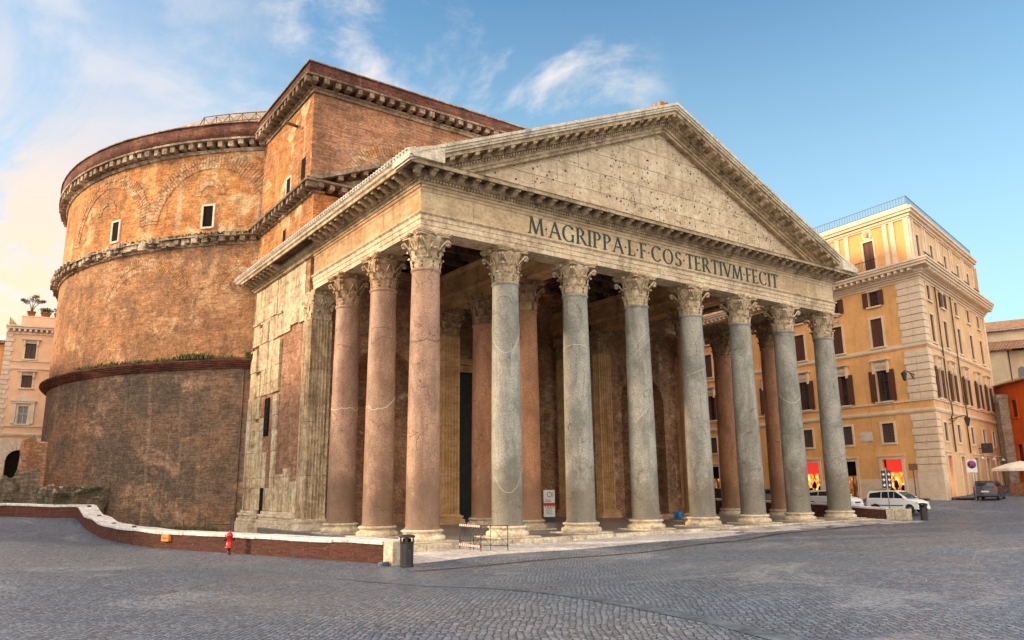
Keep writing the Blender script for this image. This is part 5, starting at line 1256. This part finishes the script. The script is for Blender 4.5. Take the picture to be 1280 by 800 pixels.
# roof terrace plants
def foliage(mb,c,rx,ry,rz_,n,leaf,rnd,shell=.55):
    for i in range(n):
        th_=rnd.random()*2*PI; ph=math.acos(rnd.uniform(-1,1)); r=shell+(1-shell)*rnd.random()
        if rnd.random()<.3: r*=rnd.random()
        p=Vector((c[0]+rx*r*math.sin(ph)*math.cos(th_),c[1]+ry*r*math.sin(ph)*math.sin(th_),c[2]+rz_*r*math.cos(ph)))
        a=Vector((rnd.gauss(0,1),rnd.gauss(0,1),rnd.gauss(0,1))).normalized(); b=a.cross(Vector((rnd.gauss(0,1),rnd.gauss(0,1),rnd.gauss(0,1)))).normalized(); l=leaf*rnd.uniform(.6,1.3)
        mb.add([p-a*l,p+b*l*.45,p+a*l,p-b*l*.45],[(0,1,2,3)])
rnd=random.Random(21)
def pot_at(u,lab,name,w_,h_,cat='plant',n=260,m='leaf',grp=None):
    o=LF(u,-.85,20.72); r=thing(name,lab,cat,o,0,grp)
    p=MB(); p.lathe([(w_*.35,0),(w_*.5,.4),(w_*.54,.42),(w_*.54,.5)],12); p.build('pot',M_['tile'],r)
    f=MB(); foliage(f,(0,0,.5+h_/2),w_*.8,w_*.6,h_*.6,n,.09,rnd,.3); f.build('foliage',M_[m],r)
r=thing('olive_tree','small pale olive tree in a pot on the roof terrace','tree',LF(1.75,-.85,20.72))
p=MB(); p.lathe([(.3,0),(.42,.5),(.45,.5),(.45,.55)],12); p.build('pot',M_['tile'],r)
p=MB(); 
for a,b,h in ((0,0,1.2),(.25,.1,1.6),(-.3,.15,1.5),(.5,-.1,1.3)): p.tube([(0,0,.4),(a*.5,b*.5,.4+h*.55),(a*1.6,b*1.6,.4+h)],[.05,.04,.015],6)
p.build('trunk',M_['bark'],r)
f=MB()
for c,rr in (((0,0,1.9),.55),((.6,.1,1.75),.45),((-.6,.1,1.6),.42),((.25,-.1,2.2),.4),((1.0,.1,1.8),.28),((-.9,0,1.75),.25)): foliage(f,c,rr,rr,rr*.7,240,.07,rnd,.4)
f.build('crown',M_['olive'],r)
pot_at(3.1,'clipped dark green shrub beside the olive tree on the terrace','shrub',1.0,.55,'shrub',500)
pot_at(4.2,'reddish bushy shrub in a pot, middle of the terrace row','shrub',.65,.7,'shrub',260,'olive')
pot_at(5.1,'low green bush at the right end of the terrace row','shrub',.9,.5,'shrub',360)

# ------------------------------------------------------------------ ruins left of the rotunda
def rock(name,loc,sx,sy,sz,m,lab,cat,seed,rz=0,n=3):
    rnd=random.Random(seed); bm_=bpy.data.meshes.new(name); import bmesh
    b=bmesh.new(); bmesh.ops.create_cube(b,size=1); bmesh.ops.subdivide_edges(b,edges=b.edges[:],cuts=n,use_grid_fill=True)
    from mathutils import noise as mn
    for v in b.verts:
        q=v.co.copy(); nn=mn.noise_vector(q*2.3+Vector((seed*3.1,seed,0)))*.16+mn.noise_vector(q*6+Vector((seed,1,2)))*.05
        v.co=Vector(((q.x+nn.x*.6)*sx,(q.y+nn.y*.6)*sy,(q.z+.5+(nn.z if q.z>-.4 else 0))*sz))
    b.to_mesh(bm_); b.free(); bm_.materials.append(M_[m]); o=bpy.data.objects.new(name,bm_); C.objects.link(o); o.location=loc; o.rotation_euler=(0,0,rz); tag(o,lab,cat); return o
rock('ruined_wall',(-11.9,42.9,-.45),2.0,1.0,6.6,'block_brick','tall broken stub of red brick wall left of the rotunda','ruin',3,.2,5)
rock('stone_block',(-12.55,38.3,-.45),1.5,1.2,4.1,'ruin','tall grey upright stone block in front of the brick stub','ruin',5,.1,5)
rock('stone_block',(-13.9,36.0,-.45),1.3,1.2,3.6,'ruin','dark weathered stone block at the very left edge','ruin',6,.3,5)
rock('rubble_heap',(-10.0,32.6,-.45),3.6,2.4,2.9,'ruin','low mossy mass of ruined masonry against the foot of the rotunda','ruin',8,.4,7)
rock('stone_block',(-11.35,35.6,-.45),1.5,1.3,3.0,'ruin','squat weathered stone block between the tall grey block and the mossy mass','ruin',9,.2,5)
m_=tuft_mb(-9.6,33.2,2.4,500,.8,.22,random.Random(3)); g_=m_.build('grass',M_['moss']); g_['kind']='stuff'; g_['label']='moss and weeds on the ruined masonry'
m_=MB(); rnd=random.Random(9)
for i in range(14): tuft_mb(-4.6+rnd.gauss(0,.55)-.3,20.4+rnd.gauss(0,.9),-.45,90,.35,.5,rnd,m_)
g_=m_.build('weeds',M_['moss']); g_['kind']='stuff'

# ------------------------------------------------------------------ street objects
def bin_(loc,lab):
    r=thing('litter_bin',lab,'litter bin',loc,.2,'black litter bins')
    b=MB(); b.lathe([(.22,.0),(.24,.02),(.24,.06),(.225,.08),(.235,.78),(.25,.80),(.25,.83)],8,smooth=False); b.build('body',M_['black'],r)
    b=MB(); 
    for k in range(4): a=PI/4+k*PI/2; b.box(.19,.24,-.04,.04,.83,1.0,rotz(a))
    b.build('post',M_['black'],r)
    b=MB(); b.lathe([(.15,.82),(.15,.95)],12); b.build('liner',M_['dark'],r)
    b=MB(); b.lathe([(.27,.98),(.285,1.0),(.285,1.03),(.26,1.05),(.15,1.08),(0,1.09)],16,smooth=False); b.build('lid',M_['black'],r)
    b=MB(); b.box(-.06,.06,-.26,-.235,.62,.74); b.build('ashtray',M_['black'],r); return r
bin_((-3.75,-5.75,gz(-3.75,-5.75)),'black octagonal litter bin beside the pale end block of the curved wall')
bin_((34.78,-3.95,gz(34.78,-3.95)),'black litter bin at the pale end blocks of the right-hand wall, near the white car')
M_['red']=plain('red_enamel',(.55,.012,.015),.35,.5,0,.1,3); M_['tapew']=plain('white_tape',(.75,.73,.7),.5,.3,0,.05,3); M_['orangep']=plain('orange_plate',(.85,.24,.02),.5,.3,0,.08,3)
hyd=thing('fire_hydrant','red fire hydrant in front of the curved brick wall','hydrant',(-7.0,4.2,gz(-7,4.2)),math.radians(75))
b=MB(); b.lathe([(.12,.0),(.12,.05),(.07,.06),(.07,.28),(.13,.30),(.16,.34)],14); b.build('pedestal',M_['black'],hyd)
b=MB(); b.lathe([(.20,.32),(.20,.36),(.145,.38),(.145,.84),(.175,.86),(.175,.91),(.145,.93),(.12,1.0),(.05,1.05),(0,1.06)],20); b.build('body',M_['red'],hyd)
for s_ in (-1,1):
    b=MB(); b.tube([(0,s_*.12,.72),(0,s_*.21,.72)],.07,10); b.tube([(0,s_*.21,.72),(0,s_*.26,.72)],.09,8); b.build('outlet',M_['black'],hyd)
b=MB(); b.tube([(.10,0,.70),(.19,0,.70)],.07,10); b.build('front_outlet',M_['red'],hyd)
b=MB(); b.lathe([(.04,1.05),(.04,1.12),(0,1.12)],6); b.build('cap_nut',M_['red'],hyd)
hyd.scale=(.85,.85,.88)
# orange plate on the wall face
pth=Vector((-8.35,9.55)); tdir=Vector((-.35,.94)).normalized(); nrm=Vector((-.94,-.35))
zp=gz(-8.3,9.5)
def pl_box(mb,s0,s1,d0,d1,z0,z1): mb.box(s0,s1,d0,d1,z0,z1,lambda x,y,z:(pth.x+tdir.x*x+nrm.x*y,pth.y+tdir.y*x+nrm.y*y,z))
b=MB(); pl_box(b,-.28,.28,.0,.16,zp+.36,zp+.64); o=b.build('sign_plate',M_['orangep']); tag(o,'small orange plate fixed to the brick face of the curved wall','sign')
b=MB(); 
for k in range(6): pl_box(b,-.20+k*.07,-.16+k*.07,.16,.163,zp+.45,zp+.55)
b.build('lettering',M_['bronze'],o)
def barrier(a,b_,lab,tape):
    a=Vector((a[0],a[1],gz(*a[:2])+.02)); b2=Vector((b_[0],b_[1],gz(*b_[:2])+.02)); r=thing('barrier',lab,'barrier',a,0,'folding barriers at the foot of the portico')
    d=b2-a; H=1.0; up_=Vector((0,0,1)); f=MB(); Z=Vector((0,0,0))
    for t_ in (0,.5,1): f.tube([d*t_,d*t_+up_*H],.018 if t_!=.5 else .013,6)
    f.tube([up_*H*.97,d+up_*H*.97],.016,6); f.tube([up_*.18,d+up_*.18],.016,6)
    f.build('frame',M_['black'],r)
    x=MB()
    for s0,s1 in ((0,.5),(.5,1)):
        x.tube([d*s0+up_*.18,d*s1+up_*.97],.009,5); x.tube([d*s1+up_*.18,d*s0+up_*.97],.009,5)
    x.build('cross_brace',M_['black'],r)
    if tape:
        nrm_=Vector((d.y,-d.x,0)).normalized()*.025; wt=MB(); rt2=MB(); n=22
        for zz_ in (.93,.14):
            for i in range(n):
                p=d*(i/n);q=d*((i+1)/n); 
                (rt2 if i%2 else wt).add([p+nrm_*s+up_*h for s in (-1,1) for h in (zz_,zz_+.08)]+[q+nrm_*s+up_*h for s in (-1,1) for h in (zz_,zz_+.08)],[(0,1,5,4),(2,6,7,3),(1,3,7,5),(0,4,6,2)])
        wt.build('tape',M_['tapew'],r); rt2.build('red_stripes',M_['red'],r)
barrier((.85,-1.75),(.80,-3.45),'black barrier panel wrapped with red and white tape, the left one of the pair',True)
barrier((1.0,-2.6),(1.95,-3.7),'plain black barrier panel without tape, the right one of the pair',False)
# information totem
tt=thing('info_totem','white information board with a red band standing between the inner columns','sign board',(15.3,10.6,0),math.radians(-38))
b=MB(); b.box(-.36,.36,-.10,.10,0,.32); b.build('foot',M_['black'],tt)
b=MB(); b.box(-.37,.37,-.08,.08,.323,2.05); b.build('panel',M_['tapew'],tt)
b=MB(); b.box(-.372,.372,-.084,-.08,1.02,1.22); b.build('red_band',M_['red'],tt)
b=MB()
n=24
for i in range(n):
    a=2*PI*i/n; c=2*PI*(i+1)/n; b.add([(.02+.17*math.cos(a),-.084,1.75+.17*math.sin(a)),(.02+.17*math.cos(c),-.084,1.75+.17*math.sin(c)),(.02+.13*math.cos(c),-.084,1.75+.13*math.sin(c)),(.02+.13*math.cos(a),-.084,1.75+.13*math.sin(a))],[(0,1,2,3)])
b.box(.24,.27,-.085,-.081,1.6,1.92)
for z_ in (1.3,1.38): b.box(-.28,.1,-.085,-.081,z_,z_+.03)
for k in range(8): b.box(-.22,.22-.05*(k%3),-.085,-.081,.5+k*.055,.515+k*.055)
for k in range(4): b.box(-.3+.17*k,-.2+.17*k,-.085,-.081,.93,.99)
b.build('lettering',M_['shutg'],tt)
# sleeper's bundle against the back wall
M_['blue']=plain('blue_nylon',(.03,.28,.62),.6,.3,0,.2,5); M_['pinkb']=plain('pink_blanket',(.45,.25,.20),.9,.2,0,.3,4); M_['navy']=plain('dark_bedding',(.05,.05,.06),.9,.2,0,.3,4)
def lump(name,loc,s,m,lab,cat,seed,rz=0):
    o=rock(name,loc,s[0],s[1],s[2],m,lab,cat,seed,rz,5); sb=o.modifiers.new('s','SUBSURF'); sb.levels=1; sb.render_levels=1
    o.data.polygons.foreach_set('use_smooth',[True]*len(o.data.polygons)); return o
lump('blanket',(24.2,9.0,0),(1.9,.8,.30),'pinkb','crumpled pinkish blanket on the portico floor beside a blue bag','blanket',31,.1)
lump('blue_bag',(25.5,8.8,0),(.7,.5,.42),'blue','small bright blue bag on the portico floor','bag',32,.3)
lump('bedding',(26.4,9.1,0),(1.0,.7,.35),'navy','dark rolled bedding to the right of the blue bag','bedding',33,.2)
lump('plastic_bag',(-4.25,-5.0,gz(-4.25,-5.0)-.02),(.34,.24,.16),'gutter','crumpled grey plastic bag at the foot of the curved wall near the litter bin','bag',34,.3)
# stair rail in the pit
r=thing('stair_rail','thin black handrail rising behind the curved wall at the foot of the rotunda','railing',(-6.2,11.6,-.45))
b=MB(); b.tube([(-.9,.6,0),(-.9,.6,1.3)],.022,6); b.tube([(.0,0,0),(0,0,1.45)],.025,6); b.tube([(1.1,-.7,0),(1.1,-.7,1.45)],.025,6); b.build('post',M_['black'],r)
b=MB(); b.tube([(-.9,.6,.55),(0,0,1.35)],.022,6); b.tube([(0,0,1.0),(1.1,-.7,1.0)],.022,6); b.tube([(0,0,.5),(1.1,-.7,.5)],.018,6); b.build('rail',M_['black'],r)
# roof walkway on the rotunda
M_['rust']=plain('rust_red_steel',(.20,.06,.045),.7,.3,0,.3,3)
r=thing('roof_walkway','rust red steel walkway with braced railing on the rotunda roof','walkway',(0,0,0))
def rp(deg,rr,z_): a=th(deg); return (CX+rr*math.cos(a),CY+rr*math.sin(a),z_)
b=MB(); degs=[-143+i*2.5 for i in range(7)]
for rr in (25.7,24.6):
    for i,dg in enumerate(degs):
        if i>0: b.tube([rp(dg,rr,29.5),rp(dg,rr,31.35)],.035,5)
    for i in range(1,6): b.tube([rp(degs[i],rr,29.95),rp(degs[i+1],rr,31.3)],.025,5); b.tube([rp(degs[i],rr,31.3),rp(degs[i+1],rr,29.95)],.025,5)
    b.tube([rp(dg,rr,31.35) for dg in degs[1:]],.035,5); b.tube([rp(degs[0],rr,29.5),rp(degs[1],rr,31.35)],.035,5)
b.build('railing',M_['rust'],r)
b=MB()
for i in range(6): b.add([rp(degs[i],25.8,29.95),rp(degs[i+1],25.8,29.95),rp(degs[i+1],24.5,29.95),rp(degs[i],24.5,29.95),rp(degs[i],25.8,29.8),rp(degs[i+1],25.8,29.8),rp(degs[i+1],24.5,29.8),rp(degs[i],24.5,29.8)],[(0,1,2,3),(7,6,5,4),(0,4,5,1),(2,6,7,3)])
b.build('deck',M_['rust'],r)

# ------------------------------------------------------------------ vehicles
M_['carw']=plain('white_car_paint',(.82,.82,.80),.22,.6,0,.03,1); M_['card']=plain('dark_grey_car_paint',(.045,.048,.055),.2,.6,.2,.05,1); M_['cars']=plain('silver_car_paint',(.42,.43,.44),.25,.6,.5,.05,1)
M_['tyre']=plain('tyre_rubber',(.025,.025,.026),.85,.2,0,.1,5); M_['rim']=plain('alloy_rim',(.45,.45,.46),.35,.5,.7,.05,5); M_['cglass']=plain('car_glass',(.02,.026,.03),.06,.8,0,.1,1)
M_['hlamp']=plain('clear_lamp',(.65,.66,.66),.12,.7,0,.05,3); M_['tlamp']=plain('red_lamp',(.42,.015,.012),.2,.6,0,.05,3); M_['trim']=plain('black_plastic',(.03,.03,.032),.6,.3,0,.1,4)
def make_car(label,paint,loc,rz,L=3.75,Wd=1.62,H=1.56,group=None,roof_rails=True):
    r=thing('parked_car',label,'car',loc,rz,group)
    hx=L/2; wb=L*.33; R_=.30
    # side outline of the lower body with wheel arches (x forward)
    def arch(cx): return [(cx+.37*math.cos(a),.28+.37*math.sin(a)) for a in [PI*i/8 for i in range(9)]]
    low=[(-hx+.05,.28),(-hx,.45),(-hx+.02,.92),(-hx+.08,.98),(hx*.42,.99),(hx*.76,.90),(hx-.13,.77),(hx-.02,.55),(hx-.03,.28)]+arch(wb)+[(p,.2) for p in (wb-.4,-wb+.4)]+arch(-wb)
    # order arches: going from front to rear along the sill
    def layer(s,inset): return [((p[0]*(1-inset*.9/hx)),s,(p[1] if p[1]<.3 else .3+(p[1]-.3)*(1-inset*.35))) for p in low]
    b=MB(); ys=[(-Wd/2+.0,.10),(-Wd/2+.03,.03),(-Wd/2+.12,0),(0,-.03),(Wd/2-.12,0),(Wd/2-.03,.03),(Wd/2,.10)]
    m=len(low); v=[]
    for y,i_ in ys: v+=layer(y,i_)
    f=[(k*m+j,k*m+(j+1)%m,(k+1)*m+(j+1)%m,(k+1)*m+j) for k in range(len(ys)-1) for j in range(m)]
    f+=[tuple(range(m)),tuple((len(ys)-1)*m+j for j in range(m))[::-1]]
    b.add(v,f,False)
    # cabin
    cab=[(-hx+.06,.97),(-hx+.16,H-.16),(-hx+.34,H-.03),(-.1,H),(hx*.18,H-.07),(hx*.60,.95)]
    def cl(y,k): 
        return [(x*(1-.02*k),y,z) for x,z in cab]
    w0,w1=Wd/2-.05,Wd/2-.20
    vs=[]; mm=len(cab)
    for sgn in (-1,1):
        for x,z in cab: t_=(z-.97)/(H-.97); vs.append((x,sgn*(w0+(w1-w0)*t_),z))
    b.add(vs,[(i,i+1,mm+i+1,mm+i) for i in range(mm-1)]+[tuple(range(mm))[::-1],tuple(range(mm,2*mm))])
    b.build('body',M_[paint],r)
    def side_y(z): return w0+(w1-w0)*(z-.97)/(H-.97)+.012
    for sgn in (-1,1):
        for poly in ([(-hx+.24,1.03),(-hx+.30,H-.22),(-wb*.62,H-.12),(-wb*.62,1.02)],[(-wb*.57,1.02),(-wb*.57,H-.12),(.14,H-.10),(.14,1.01)],[(.18,1.01),(.18,H-.10),(hx*.16,H-.14),(hx*.50,1.0)]):
            g=MB(); g.add([(x,sgn*side_y(z),z) for x,z in poly],[(0,1,2,3)] if sgn>0 else [(3,2,1,0)]); g.build('side_window',M_['cglass'],r)
        g=MB(); g.box(-hx+.4,hx*.42,sgn*(Wd/2+.0),sgn*(Wd/2+.02),.50,.56) if sgn>0 else g.box(-hx+.4,hx*.42,-(Wd/2+.02),-(Wd/2),.50,.56); g.build('side_trim',M_['trim'],r)
        g=MB(); g.box(hx*.44,hx*.44+.12,min(sgn*(Wd/2-.08),sgn*(Wd/2+.13)),max(sgn*(Wd/2-.08),sgn*(Wd/2+.13)),.98,1.12); g.build('mirror',M_[paint],r,bevel=.03)
        for wx in (-wb,wb):
            wv=MB(); pr=[(.14,-.09),(.28,-.09),(.30,-.06),(.30,.06),(.28,.09),(.14,.09)]; k=MB(); k.lathe(pr,20); wv.add([(wx+v[0],sgn*(Wd/2-.09)+v[2],.30+v[1]) for v in k.v],k.f,True); wo_=wv.build('wheel',M_['tyre'],r)
            k=MB(); k.lathe([(.0,-.06),(.17,-.06),(.20,-.088),(.20,.088),(.17,.06),(0,.06)],12); q=MB(); q.add([(wx+v[0],sgn*(Wd/2-.085)+v[2],.30+v[1]) for v in k.v],k.f); q.build('rim',M_['rim'],wo_)
        k=MB(); k.add([(hx-.17,sgn*(Wd/2-.04),.80),(hx-.02,sgn*(Wd/2-.28),.66),(hx+.0,sgn*(Wd/2-.26),.56),(hx-.04,sgn*(Wd/2-.05),.60)],[(0,1,2,3)] if sgn>0 else [(3,2,1,0)])
        k.add([(hx-.24,sgn*(Wd/2+.004),.80),(hx-.10,sgn*(Wd/2+.0),.78),(hx-.06,sgn*(Wd/2-.0),.62),(hx-.2,sgn*(Wd/2+.004),.62)],[(0,1,2,3)]); k.build('headlight',M_['hlamp'],r)
        k=MB(); y0,y1=sorted((sgn*(Wd/2-.22),sgn*(Wd/2-.03))); k.box(-hx-.012,-hx+.12,y0,y1,.70,1.02); k.build('tail_light',M_['tlamp'],r,bevel=.02)
    g=MB(); z0,z1=1.0,H-.12; x0=hx*.585+.01; x1=hx*.18+.03; g.add([(x0,-w0+.10,z0),(x0,w0-.10,z0),(x1+.05,w1-.06,z1),(x1+.05,-w1+.06,z1)],[(0,1,2,3)])
    g.v=[(x+.02,y,z+.012) for x,y,z in g.v]; g.build('windscreen',M_['cglass'],r)
    g=MB(); g.add([(-hx+.068-.012,-w0+.14,1.05),(-hx+.155-.012,-w1+.06,H-.2),(-hx+.155-.012,w1-.06,H-.2),(-hx+.068-.012,w0-.14,1.05)],[(0,1,2,3)]); g.build('rear_window',M_['cglass'],r)
    g=MB(); g.box(-hx-.03,-hx+.1,-Wd/2+.06,Wd/2-.06,.28,.48); g.build('rear_bumper',M_['trim'] if paint!='card' else M_['card'],r,bevel=.03)
    g=MB(); g.box(hx-.1,hx+.02,-Wd/2+.08,Wd/2-.08,.26,.46); g.build('front_bumper',M_[paint],r,bevel=.03)
    g=MB(); g.box(hx-.06,hx+.012,-.35,.35,.50,.60); g.build('grille',M_['trim'],r)
    for x_ in (-hx-.035,hx+.03): g=MB(); g.box(x_-.006,x_+.006,-.26,.26,.40 if x_>0 else .60,.50 if x_>0 else .71); g.build('number_plate',M_['tapew'],r)
    if roof_rails:
        for sgn in (-1,1): g=MB(); g.tube([(-hx+.4,sgn*(w1-.04),H-.02),(-.3,sgn*(w1-.04),H+.045),(hx*.12,sgn*(w1-.04),H-.03)],.018,5); g.build('roof_rail',M_['trim'],r)
    return r
grp='cars parked behind the low wall'
def street_loc(x,y): return (x,y,gz(x,y))
CXR=37.6
make_car('white hatchback with dark windows parked at the end of the low wall, nearest the road','carw',street_loc(37.2,-.95),math.radians(-88),group=grp)
make_car('white car parked behind the rightmost column, partly hidden by it','carw',street_loc(37.9,4.4),math.radians(-90),3.95,1.66,1.46,grp,False)
make_car('silver car glimpsed between the red and grey columns','cars',street_loc(38.1,9.3),math.radians(-90),4.0,1.66,1.46,grp,False)
make_car('black car farthest back in the row behind the columns','card',street_loc(38.2,15.2),math.radians(-90),4.0,1.66,1.46,grp,False)
make_car('dark grey hatchback seen from behind, stopped at the kerb of the side street','card',street_loc(49.5,-1.75),math.radians(14),3.7,1.62,1.48,None,False)
# signs on poles
M_['signblue']=plain('blue_enamel',(.03,.06,.30),.4,.4,0,.05,2); M_['brownp']=plain('brown_plate',(.14,.055,.035),.5,.3,0,.08,2)
p0=street_loc(35.15,-1.5); r=thing('direction_sign','grey pole with black and white arrow boards in front of the white hatchback','sign',p0,math.radians(-52))
b=MB(); b.tube([(0,0,-.1),(0,0,3.3)],.035,8); b.build('pole',M_['rim'],r)
for s_ in (-1,1):
    b=MB(); b.box(s_*.17-.14,s_*.17+.14,-.03,.03,1.9,3.1); o=b.build('board',M_['black'],r)
    b=MB()
    for k in range(3): z_=1.98+k*.36; x=s_*.17; b.add([(x-.10*s_,-.034,z_+.15),(x+.02*s_,-.034,z_+.27),(x+.02*s_,-.034,z_+.18),(x+.10*s_,-.034,z_+.18),(x+.10*s_,-.034,z_+.11),(x+.02*s_,-.034,z_+.11),(x+.02*s_,-.034,z_+.03)],[(0,1,2,3,4,5,6)])
    b.build('arrow',M_['tapew'],o)
p0=street_loc(43.6,1.0); r=thing('street_sign','small brown plate on a thin dark pole before the corner of the palazzo','sign',p0,math.radians(-52))
b=MB(); b.tube([(0,0,-.1),(0,0,3.1)],.045,6); b.build('pole',M_['wood'],r); b=MB(); b.box(-.30,.30,-.06,-.03,2.6,3.1); b.build('plate',M_['brownp'],r)
p0=street_loc(46.55,-2.0); r=thing('parking_sign','round blue no-parking sign with red rim on a pole beside the dark hatchback','sign',p0,math.radians(-60))
b=MB(); b.tube([(0,0,-.1),(0,0,3.15)],.045,6); b.build('pole',M_['rim'],r)
def disc(r0,r1,y,zc): 
    b=MB(); b.lathe([(r0,0),(r1,0),(r1,.012),(r0,.012)],24); b.v=[(v[0],y-v[2],zc+v[1]) for v in b.v]; return b
disc(.001,.25,-.07,2.75).build('disc',M_['signblue'],r); disc(.22,.30,-.068,2.75).build('rim',M_['red'],r)
b=MB(); b.box(-.23,.23,-.090,-.084,2.72,2.78,lambda x,y,z:(x*.7-(z-2.75)*.7,y,2.75+x*.7+(z-2.75)*.7)); b.box(-.23,.23,-.093,-.085,2.72,2.78,lambda x,y,z:(x*.7+(z-2.75)*.7,y,2.75-x*.7+(z-2.75)*.7)); b.build('cross',M_['red'],r)
b=MB(); b.box(-.34,.34,-.06,-.045,2.15,3.1); b.build('plate',M_['tapew'],r)
# cafe: parasols, tables, chairs, bicycles
M_['canvas']=plain('cream_canvas',(.74,.66,.55),.8,.2,0,.06,2); M_['wicker']=plain('brown_wicker',(.22,.09,.045),.8,.2,0,.4,6); M_['greenm']=plain('green_metal',(.05,.12,.06),.5,.4,0,.2,6)
def parasol(loc,lab,s=2.2):
    r=thing('parasol',lab,'parasol',loc,math.radians(20),'cream cafe parasols')
    b=MB(); b.lathe([(.35,0),(.35,.06),(.05,.1)],12); b.build('base',M_['black'],r); b=MB(); b.tube([(0,0,0),(0,0,2.75)],.035,8); b.build('pole',M_['wood'],r)
    b=MB(); n=8; pts=[(s*(1.0 if k%2==0 else .94)*math.cos(k*PI/4+PI/8)*1.05,s*(1 if k%2==0 else .94)*math.sin(k*PI/4+PI/8)*1.05) for k in range(8)]
    v=[(0,0,2.75)]+[(x*.5,y*.5,2.5) for x,y in pts]+[(x,y,2.1) for x,y in pts]+[(x*1.01,y*1.01,1.88) for x,y in pts]
    f=[(0,1+k,1+(k+1)%8) for k in range(8)]+[(1+k,9+k,9+(k+1)%8,1+(k+1)%8) for k in range(8)]+[(9+k,17+k,17+(k+1)%8,9+(k+1)%8) for k in range(8)]
    b.add(v,f); b.build('canopy',M_['canvas'],r)
    b=MB(); 
    for x,y in pts: b.tube([(0,0,2.1),(x*.6,y*.6,2.38)],.012,4)
    b.build('rib',M_['wood'],r)
parasol(street_loc(58.6,-.6),'large cream parasol at the right edge, nearest the parked dark hatchback')
parasol(street_loc(62.6,-2.6),'second cream parasol cut off by the right edge of the photo')
def table(loc,lab):
    r=thing('cafe_table',lab,'table',loc,0,'cafe tables under the parasols'); b=MB(); b.lathe([(0,.70),(.38,.70),(.38,.73),(0,.73)],16); b.build('tabletop',M_['wood'],r); b=MB(); b.lathe([(.22,0),(.22,.02),(.03,.04),(.03,.70)],8); b.build('leg',M_['black'],r); return r
t0=table(street_loc(57.3,-1.6),'round cafe tables with dark tops under the cream parasols')
t1=dup(t0,street_loc(59.6,-2.2),0); t2=dup(t0,street_loc(61.8,-3.6),0)
def chair(loc,rz,lab):
    r=thing('cafe_chair',lab,'chair',loc,rz,'green cafe chairs'); b=MB(); b.box(-.2,.2,-.2,.2,.43,.46); b.build('seat',M_['greenm'],r,bevel=.01)
    for x in (-.18,.18):
        for y in (-.18,.18): b=MB(); b.tube([(x,y,0),(x,y,.43 if y<0 else .45)],.018,5); b.build('leg',M_['greenm'],r)
    b=MB(); b.tube([(-.18,.18,.44),(-.19,.24,.86),(.19,.24,.86),(.18,.18,.44)],.018,5)
    for k in range(3): b.tube([(-.09+.09*k,.2,.46),(-.09+.09*k,.24,.86)],.01,4)
    b.build('backrest',M_['greenm'],r); return r
c0=chair(street_loc(56.5,-1.7),1.7,'green metal cafe chairs set round the tables under the parasols')
for (x,y,a) in ((58.1,-1.4,-1.5),(57.4,-2.4,3.1),(59.0,-2.9,2.6),(60.4,-2.3,-1.4),(59.5,-1.4,0.2),(61.0,-3.4,1.5),(62.6,-3.9,-1.7)): dup(c0,street_loc(x,y),a)
sc1=MB(); 
def screen(x,y,a,lab):
    r=thing('wicker_screen',lab,'screen',street_loc(x,y),a,'brown wicker screens of the cafe'); b=MB(); b.box(-.8,.8,-.02,.02,.12,1.15); b.build('panel',M_['wicker'],r)
    b=MB()
    for x_ in (-.82,.82): b.box(x_-.03,x_+.03,-.03,.03,0,1.25)
    b.build('post',M_['wood'],r)
screen(55.6,-1.6,1.9,'brown wicker screen at the left end of the cafe terrace, behind the dark hatchback'); screen(56.9,-3.6,.1,'brown wicker screen along the front of the cafe tables')

# raised pavement with kerb round the palazzo
def kerb(path,w_,name='pavement'):
    pp=[]
    for a,b in zip(path[:-1],path[1:]):
        k=max(1,int(math.dist(a,b)/1.5))
        for i in range(k): pp.append((a[0]+(b[0]-a[0])*i/k,a[1]+(b[1]-a[1])*i/k))
    pp.append(path[-1]); n=len(pp); v=[]
    for i,p in enumerate(pp):
        a=Vector(pp[max(0,i-1)]); b=Vector(pp[min(n-1,i+1)]); t=(b-a).normalized(); nn=Vector((t.y,-t.x)); P_=Vector(p); q=P_+nn*w_
        zi=gz(P_.x,P_.y)+.14; zo=gz(q.x,q.y)+.12
        v+=[(P_.x,P_.y,zi),(q.x,q.y,zo),(q.x,q.y,zo-.3)]
    mb=MB(); mb.add(v,[(i*3+k,(i+1)*3+k,(i+1)*3+k+1,i*3+k+1) for i in range(n-1) for k in range(2)]); struct(mb.build(name,M_['gutter']))
a=FL(LU,0,0)[:2]; kerb([a,FL(1.2,0,0)[:2]],1.6)
kerb([FR(.9,-.0,0)[:2],FR(RU,0,0)[:2]],1.7)
